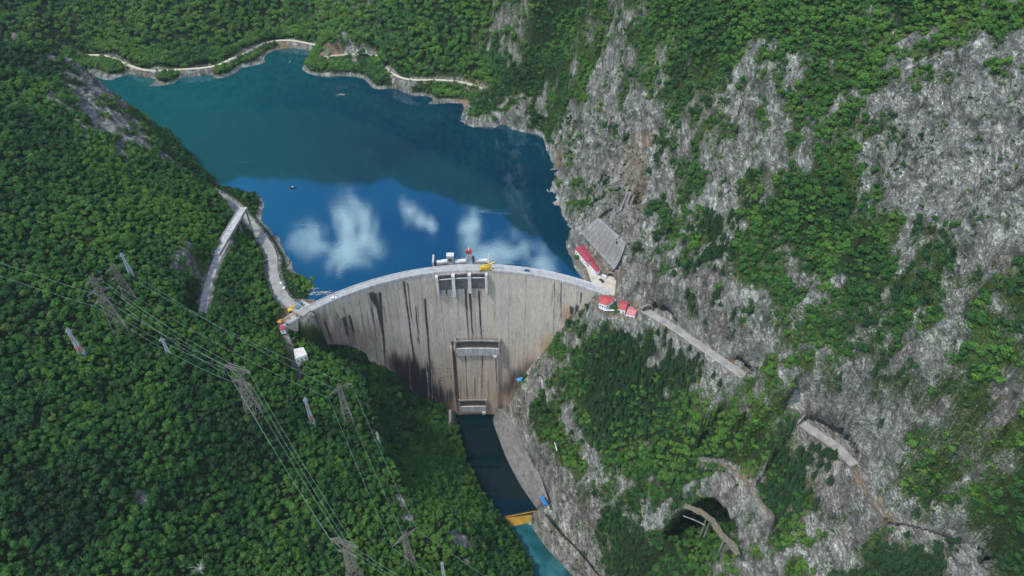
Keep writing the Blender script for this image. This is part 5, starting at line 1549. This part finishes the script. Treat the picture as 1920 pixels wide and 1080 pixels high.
def pylon(base_px, top_y, label, arms, w0=7, w1=1.6, rot=0.0, th=.34, m=None, band=False, legs_open=0.0, head=None, zoff=0, Hfix=None):
    g = hit(*base_px); g = Vector((g.x, g.y, ground(g.x, g.y) - .5)); H = 10.0
    if Hfix: H = Hfix
    else:
        while H < 75 and proj(g.x, g.y, g.z + H)[1] > top_y: H += .5
    th *= .78; m = m or M_STL; r_ = empty('pylon', g, label, 'pylon', 'lattice power pylons on the left slope')
    dx, dy = math.cos(rot), math.sin(rot)
    low = MB(); lattice(low, g, 0, H * .45, w0, w0 * .45 + w1 * .55, 3, th, rot); low.build('tower_base', m, r_)
    up = MB(); lattice(up, g, H * .45, H * (.86 if head else 1), w0 * .45 + w1 * .55, w1, 5, th * .85, rot); up.build('tower_shaft', m, r_)
    if band:
        for f0, f1 in ((.25, .40), (.6, .75)):
            wa = w0 + (w1 - w0) * min(1, f0 * 1.35); b_ = MB(); lattice(b_, g, H * f0, H * f1, wa * 1.03, wa * .93, 1, th * 1.1, rot); b_.build('painted_band', M_STR, r_)
    tips = []
    for hf, half in arms:
        z_ = g.z + H * hf
        for s_ in (-1, 1):
            tip = Vector((g.x + dx * half * s_, g.y + dy * half * s_, z_)); mb = MB()
            for oy in (-w1 / 2, w1 / 2):
                mb.beam((g.x - dy * oy, g.y + dx * oy, z_), tip, th * .7); mb.beam((g.x - dy * oy, g.y + dx * oy, z_ + 2.4), tip, th * .7)
                for q in (.3, .6): mb.beam(Vector((g.x - dy * oy, g.y + dx * oy, z_)).lerp(tip, q), Vector((g.x - dy * oy, g.y + dx * oy, z_ + 2.4)).lerp(tip, q), th * .5)
            mb.build('crossarm', m, r_)
            MB().tube([tip, tip - Vector((0, 0, 2.2))], .22, 6).build('insulator', M_INS, r_)
            tips.append(tip - Vector((0, 0, 2.3)))
    if head:   # a wide window head: two inclined forks and a bridge beam
        hw = head; z0, z1 = g.z + H * .84, g.z + H * .97; mb = MB()
        for s_ in (-1, 1):
            for oy in (-.8, .8):
                a = Vector((g.x + dx * .5 * s_ - dy * oy, g.y + dy * .5 * s_ + dx * oy, z0)); b_ = Vector((g.x + dx * hw * .6 * s_ - dy * oy, g.y + dy * hw * .6 * s_ + dx * oy, z1))
                mb.beam(a, b_, th); c_ = Vector((g.x + dx * hw * s_, g.y + dy * hw * s_, z1)); mb.beam(b_, c_, th); d_ = b_ + Vector((0, 0, 2.2)); mb.beam(b_, d_, th * .7); mb.beam(d_, c_, th * .7); mb.beam(a.lerp(b_, .5), b_ + Vector((0, 0, 2)), th * .6)
        for oy in (-.8, .8):
            A, B = [Vector((g.x + dx * hw * .6 * s_ - dy * oy, g.y + dy * hw * .6 * s_ + dx * oy, z1)) for s_ in (-1, 1)]
            mb.beam(A, B, th * .8); mb.beam(A + Vector((0, 0, 2.2)), B + Vector((0, 0, 2.2)), th * .8)
            for q in range(8): mb.beam(A.lerp(B, q / 8) + Vector((0, 0, 2.2 * (q % 2))), A.lerp(B, (q + 1) / 8) + Vector((0, 0, 2.2 * ((q + 1) % 2))), th * .55)
        mb.build('head_frame', m, r_)
        for s_ in (-1, 0, 1):
            tip = Vector((g.x + dx * hw * s_ * .95, g.y + dy * hw * s_ * .95, z1)); MB().tube([tip, tip - Vector((0, 0, 2.4))], .22, 6).build('insulator', M_INS, r_); tips.append(tip - Vector((0, 0, 2.5)))
    print('pylon', base_px, 'H', H, 'top at', [round(float(v)) for v in proj(g.x, g.y, g.z + H)[:2]])
    return tips


LR = R(-18)
tA = pylon((226, 622), 520, 'tall brown lattice pylon with three crossarms, left of the two big left ones', [(.60, 5), (.76, 6), (.92, 4.5)], 8, 2, R(35), .36)
tB = pylon((246, 560), 497, 'brown lattice pylon just behind and right of the tallest left one', [(.66, 4.5), (.90, 5)], 7, 1.6, R(35), .3)
pylon((250, 514), 476, 'slender white pylon, topmost on the left slope', [(.9, 1.6)], 2.6, .9, R(20), .3, M_STW)
pylon((158, 664), 619, 'slender red and white pylon nearest the left edge of the forest', [(.93, 1.6)], 3.2, 1.0, R(20), .32, M_STW, True)
pylon((323, 668), 637, 'short white pylon under the wires, right of the two big brown ones', [(.95, 1.6)], 2.2, .9, R(20), .28, M_STW)
tC = pylon((478, 776), 690, 'big brown pylon with wide window head, directly left of the white flat roofed building', [(.70, 6.5)], 8, 2.2, LR, .36, None, False, 0, 9)
tD = pylon((656, 790), 722, 'brown pylon with slanting wide crossarm standing right of the checkered one', [(.88, 8.5)], 6, 1.8, R(38), .32, None, False, 0)
pylon((588, 794), 749, 'slender red and white checkered pylon in the middle of the slope', [(.95, 1.5)], 3.0, 1.1, R(10), .34, M_STW, True)
pylon((712, 832), 812, 'very small pale pylon half hidden in trees near the canyon edge', [(.9, 1.2)], 1.8, .8, 0, .22, M_STW)
tE = pylon((672, 1092), 1000, 'nearest brown pylon with wide head, cut by the bottom of the view', [(.74, 6)], 8, 2.2, LR, .34, None, False, 0, 8.5, 0, 50)
tF = pylon((770, 1058), 1000, 'brown pylon with slanting crossarm beside the pale rock near the bottom', [(.88, 9)], 6, 1.8, R(42), .32)
pylon((838, 1096), 1056, 'slender white pylon at the bottom below the pale rock outcrop', [(.95, 1.2)], 2.2, 1.1, 0, .28, M_STW, False, 0, None, 0, None)


def wire(a, b_, sag, k):
    a, b_ = Vector(a), Vector(b_); n_ = 24
    pts = [a.lerp(b_, i / n_) - Vector((0, 0, sag * 4 * (i / n_) * (1 - i / n_))) for i in range(n_ + 1)]
    return MB().tube(pts, .05, 5)


def span(TA, TB, label, sag=6):
    for i, (a, b_) in enumerate(zip(TA, TB)):
        o = wire(a, b_, sag, i).build('power_cable', M_WIRE); tag(o, label, 'cable', label)


offL = [t + Vector((-160, 30, 55)) for t in tA[:2]]
span(tA[:6], [tC[0], tC[1], tC[2], tC[3], tC[4], tC[4] + Vector((.8, 0, 2))], 'pale cables sagging from the tall left pylon to the wide headed pylon')
span(tC[:5], [tE[i] for i in range(5)], 'pale cables from the wide headed pylon down to the nearest pylon', 7)
span([tB[0], tB[1], tB[3]], [tD[0], tD[1], tD[0].lerp(tD[1], .5)], 'thin cables from the second left pylon to the slanting crossarm pylon')
span([tD[0], tD[1], tD[0].lerp(tD[1], .5)], [tF[0], tF[1], tF[0].lerp(tF[1], .5)], 'thin cables between the two pylons with slanting crossarms', 7)
span(offL, tA[:2], 'dark cables entering the view at the left edge', 4)
span(tE[2:5], [t + Vector((160, -70, -60)) for t in tE[2:5]], 'cables leaving the nearest pylon toward the river', 4)
span([tF[0], tF[1]], [t + Vector((120, -60, -40)) for t in (tF[0], tF[1])], 'cables leaving the lower slanting pylon toward the river', 4)

# ------------------------------------------------------------------ cave bridge, boat, driftwood, dead tree
cb = [(1284, 948), (1310, 958), (1335, 975), (1352, 1000), (1372, 1020), (1384, 1040)]
pl = densify([P(a, b_, -50) for a, b_ in cb], 2.0)
br = empty('ruined_bridge', pl[0], 'broken old road bridge curving across the mouth of the big cave', 'bridge')
mb = ribbon(pl, 1.9, 0, 1.0); rr = random.Random(3)
mb.v = [(x + rr.uniform(-.5, .5), y + rr.uniform(-.5, .5), z + (rr.uniform(-.15, .15))) for x, y, z in mb.v]
mb.build('deck', weathered('mossy_old_road', (.06, .06, .035), (.17, .14, .10), .5, .95), br)
for f_ in (.35, .7):
    q = pl[int(len(pl) * f_)]
    for s_ in (-1.5, 1.5): MB().beam((q[0] + s_, q[1], -75), (q[0] + s_, q[1], -51.1), .7).build('pier', M_CONCD, br)
pl2 = densify([P(a, b_, -51) for a, b_ in [(1281, 967), (1300, 974), (1322, 984)]], 2.0)
tag(ribbon(pl2, .3, 0, .5).build('broken_beam', M_CONCD), 'thin fallen concrete beam beside the ruined bridge in the cave', 'beam')
# shelf parapet of the vegetated gallery
pl3 = densify([P(a, b_, -104) for a, b_ in [(1018, 786), (1030, 800), (1038, 822), (1044, 845)]], 2.0)
tag(ribbon(pl3, .4, .5, 1.0).build('shelf_parapet', M_CONCL), 'pale curved parapet on the overgrown ledge right of the dam foot', 'parapet')
c0 = rp(550, 352, .1); bt = empty('motor_boat', c0, 'small dark boat floating alone on the open reservoir', 'boat', None, R(15)); M_ = Matrix.Translation(c0) @ Matrix.Rotation(R(15), 4, 'Z'); mb = MB()
hull = [(-3, -1.1), (1.4, -1.1), (3.2, 0), (1.4, 1.1), (-3, 1.1)]
mb.v = [tuple(M_ @ Vector((x * .8, y * .6, -.4))) for x, y in hull] + [tuple(M_ @ Vector((x, y, .55))) for x, y in hull]
mb.f = [(0, 1, 2, 3, 4), (9, 8, 7, 6, 5)] + [(i, (i + 1) % 5, 5 + (i + 1) % 5, 5 + i) for i in range(5)]
mb.build('hull', M_BLKP, bt); MB().box((-.4, 0, 1.0), (1.5, 1.2, .8), 0, M_).build('cabin', M_CONC, bt)
# floating driftwood near the left end of the dam: far too many small pieces to count
mb = MB(); rr = random.Random(9)
for (a, b_, rx, ry, n_) in [(580, 541, 5, 2.5, 70), (606, 548, 9, 1.2, 90), (592, 552, 12, .8, 50), (640, 177, 5, 2.5, 50), (560, 535, 3, 2, 20)]:
    c_ = rp(a, b_, .05)
    for i in range(n_):
        x, y, t = c_.x + rr.gauss(0, rx * .5), c_.y + rr.gauss(0, ry * .5), rr.uniform(-.5, .9); L_ = rr.uniform(.3, 1.1)
        mb.beam((x - L_ * math.cos(t), y - L_ * math.sin(t), .06), (x + L_ * math.cos(t), y + L_ * math.sin(t), .08), rr.uniform(.1, .28))
tag(mb.build('driftwood', M_BROKEN), 'pale floating driftwood scattered on the reservoir surface', 'driftwood', None, 'stuff')
# tree trunks without leaves
g = hit(383, 1078); M_BARE = weathered('bare_bark', (.22, .20, .18), (.42, .40, .37), 2)
dt = empty('dead_tree', g, 'leafless grey tree with spreading bare limbs near the bottom of the forest', 'tree'); zt = g.z + 9
MB().tube([(g.x, g.y, g.z - 1), (g.x + .2, g.y, g.z + 5), (g.x, g.y, zt)], .32, 7, .2).build('trunk', M_BARE, dt)
rr = random.Random(4)
for i in range(11):
    a = i * 6.283 / 11 + rr.uniform(-.2, .2); L_ = rr.uniform(3, 5.5)
    p1 = Vector((g.x + math.cos(a) * L_ * .5, g.y + math.sin(a) * L_ * .5, zt + 1.2)); p2 = Vector((g.x + math.cos(a + .2) * L_, g.y + math.sin(a + .2) * L_, zt + rr.uniform(.5, 2.2)))
    MB().tube([(g.x, g.y, zt - .5), p1, p2], .16, 5, .05).build('branch', M_BARE, dt)

# ------------------------------------------------------------------ trees of their own: the 300 that show largest
crown_me = {k: templ_mesh(k) for k in range(4)}
tk = MB(); tk.tube([(0, 0, -1.2), (.05, 0, .1), (0, .03, .8)], .10, 7, .05)
for a in (0.4, 2.5, 4.6): tk.tube([(0, 0, .25), (.22 * math.cos(a), .22 * math.sin(a), .55), (.45 * math.cos(a), .45 * math.sin(a), .8)], .045, 5, .02)
tko = tk.build('trunk', M_BARK); trunk_me = tko.data; bpy.data.objects.remove(tko)
LAND = [((478, 740), 'the big wide headed pylon'), ((226, 590), 'the tall left pylon'), ((656, 770), 'the slanting crossarm pylon'), ((672, 1050), 'the nearest pylon at the bottom'), ((385, 1060), 'the bare grey tree'), ((155, 650), 'the red and white pylon'),
        ((60, 850), 'the left edge of the lower forest'), ((60, 1040), 'the bottom left corner'), ((860, 1020), 'the pale rock outcrop by the river'), ((250, 1000), 'the dense forest floor at the bottom'), ((250, 800), 'the middle of the near forest'), ((560, 960), 'the cables in the lower forest'),
        ((1330, 980), 'the big cave'), ((1560, 840), 'the covered cliff road'), ((1750, 1040), 'the lower right corner'), ((1880, 900), 'the right edge of the cliff'), ((1200, 720), 'the wooded shoulder below the cliff road'), ((1600, 600), 'the rocky slope at the right'), ((1600, 80), 'the upper right ridge'), ((60, 560), 'the left edge above the pylons')]
for i in order:
    s_ = rad[i]; p = (tp[i, 0], tp[i, 1], tp[i, 2] + lift[i])
    px_, py_ = tfx[i], tfy[i]
    lm = min(LAND, key=lambda q: (q[0][0] - px_) ** 2 + (q[0][1] - py_) ** 2)[1]
    shade = 'dark green' if tint[i] < .3 else ('mid green' if tint[i] < .55 else ('yellowish' if tint[i] > .9 else 'light green')); size = 'large' if s_ > 3.2 else ('medium' if s_ > 2.5 else 'small')
    r_ = bpy.data.objects.new('broadleaf_tree', None); C.objects.link(r_); r_.location = p; r_.rotation_euler.z = rz[i]; r_.scale = (s_, s_, zs[i])
    tag(r_, '%s %s tree near %s' % (size, shade, lm), 'tree', '%s %s trees near %s' % (size, shade, lm))
    for nm, me, m_ in (('crown', crown_me[int(vi[i])], M_LEAF), ('trunk', trunk_me, M_BARK)):
        c_ = bpy.data.objects.new(nm, me); C.objects.link(c_); c_.parent = r_
        if nm == 'crown': c_['leaf_shade'] = float(tint[i])
# ------------------------------------------------------------------ air
hz = MB().box((-50, 900, 250), (2900, 2300 + 1000, 1300)).build('haze', None)
mh = bpy.data.materials.new('haze'); mh.use_nodes = True; mh.node_tree.nodes.clear()
pv = mh.node_tree.nodes.new('ShaderNodeVolumePrincipled'); pv.inputs['Density'].default_value = HAZE; pv.inputs['Color'].default_value = (.72, .86, .95, 1); pv.inputs['Anisotropy'].default_value = .2
ho = mh.node_tree.nodes.new('ShaderNodeOutputMaterial'); mh.node_tree.links.new(pv.outputs[0], ho.inputs['Volume'])
hz.data.materials.append(mh); tag(hz, 'thin bluish summer haze filling the valley', 'haze', None, 'stuff')
# ---v
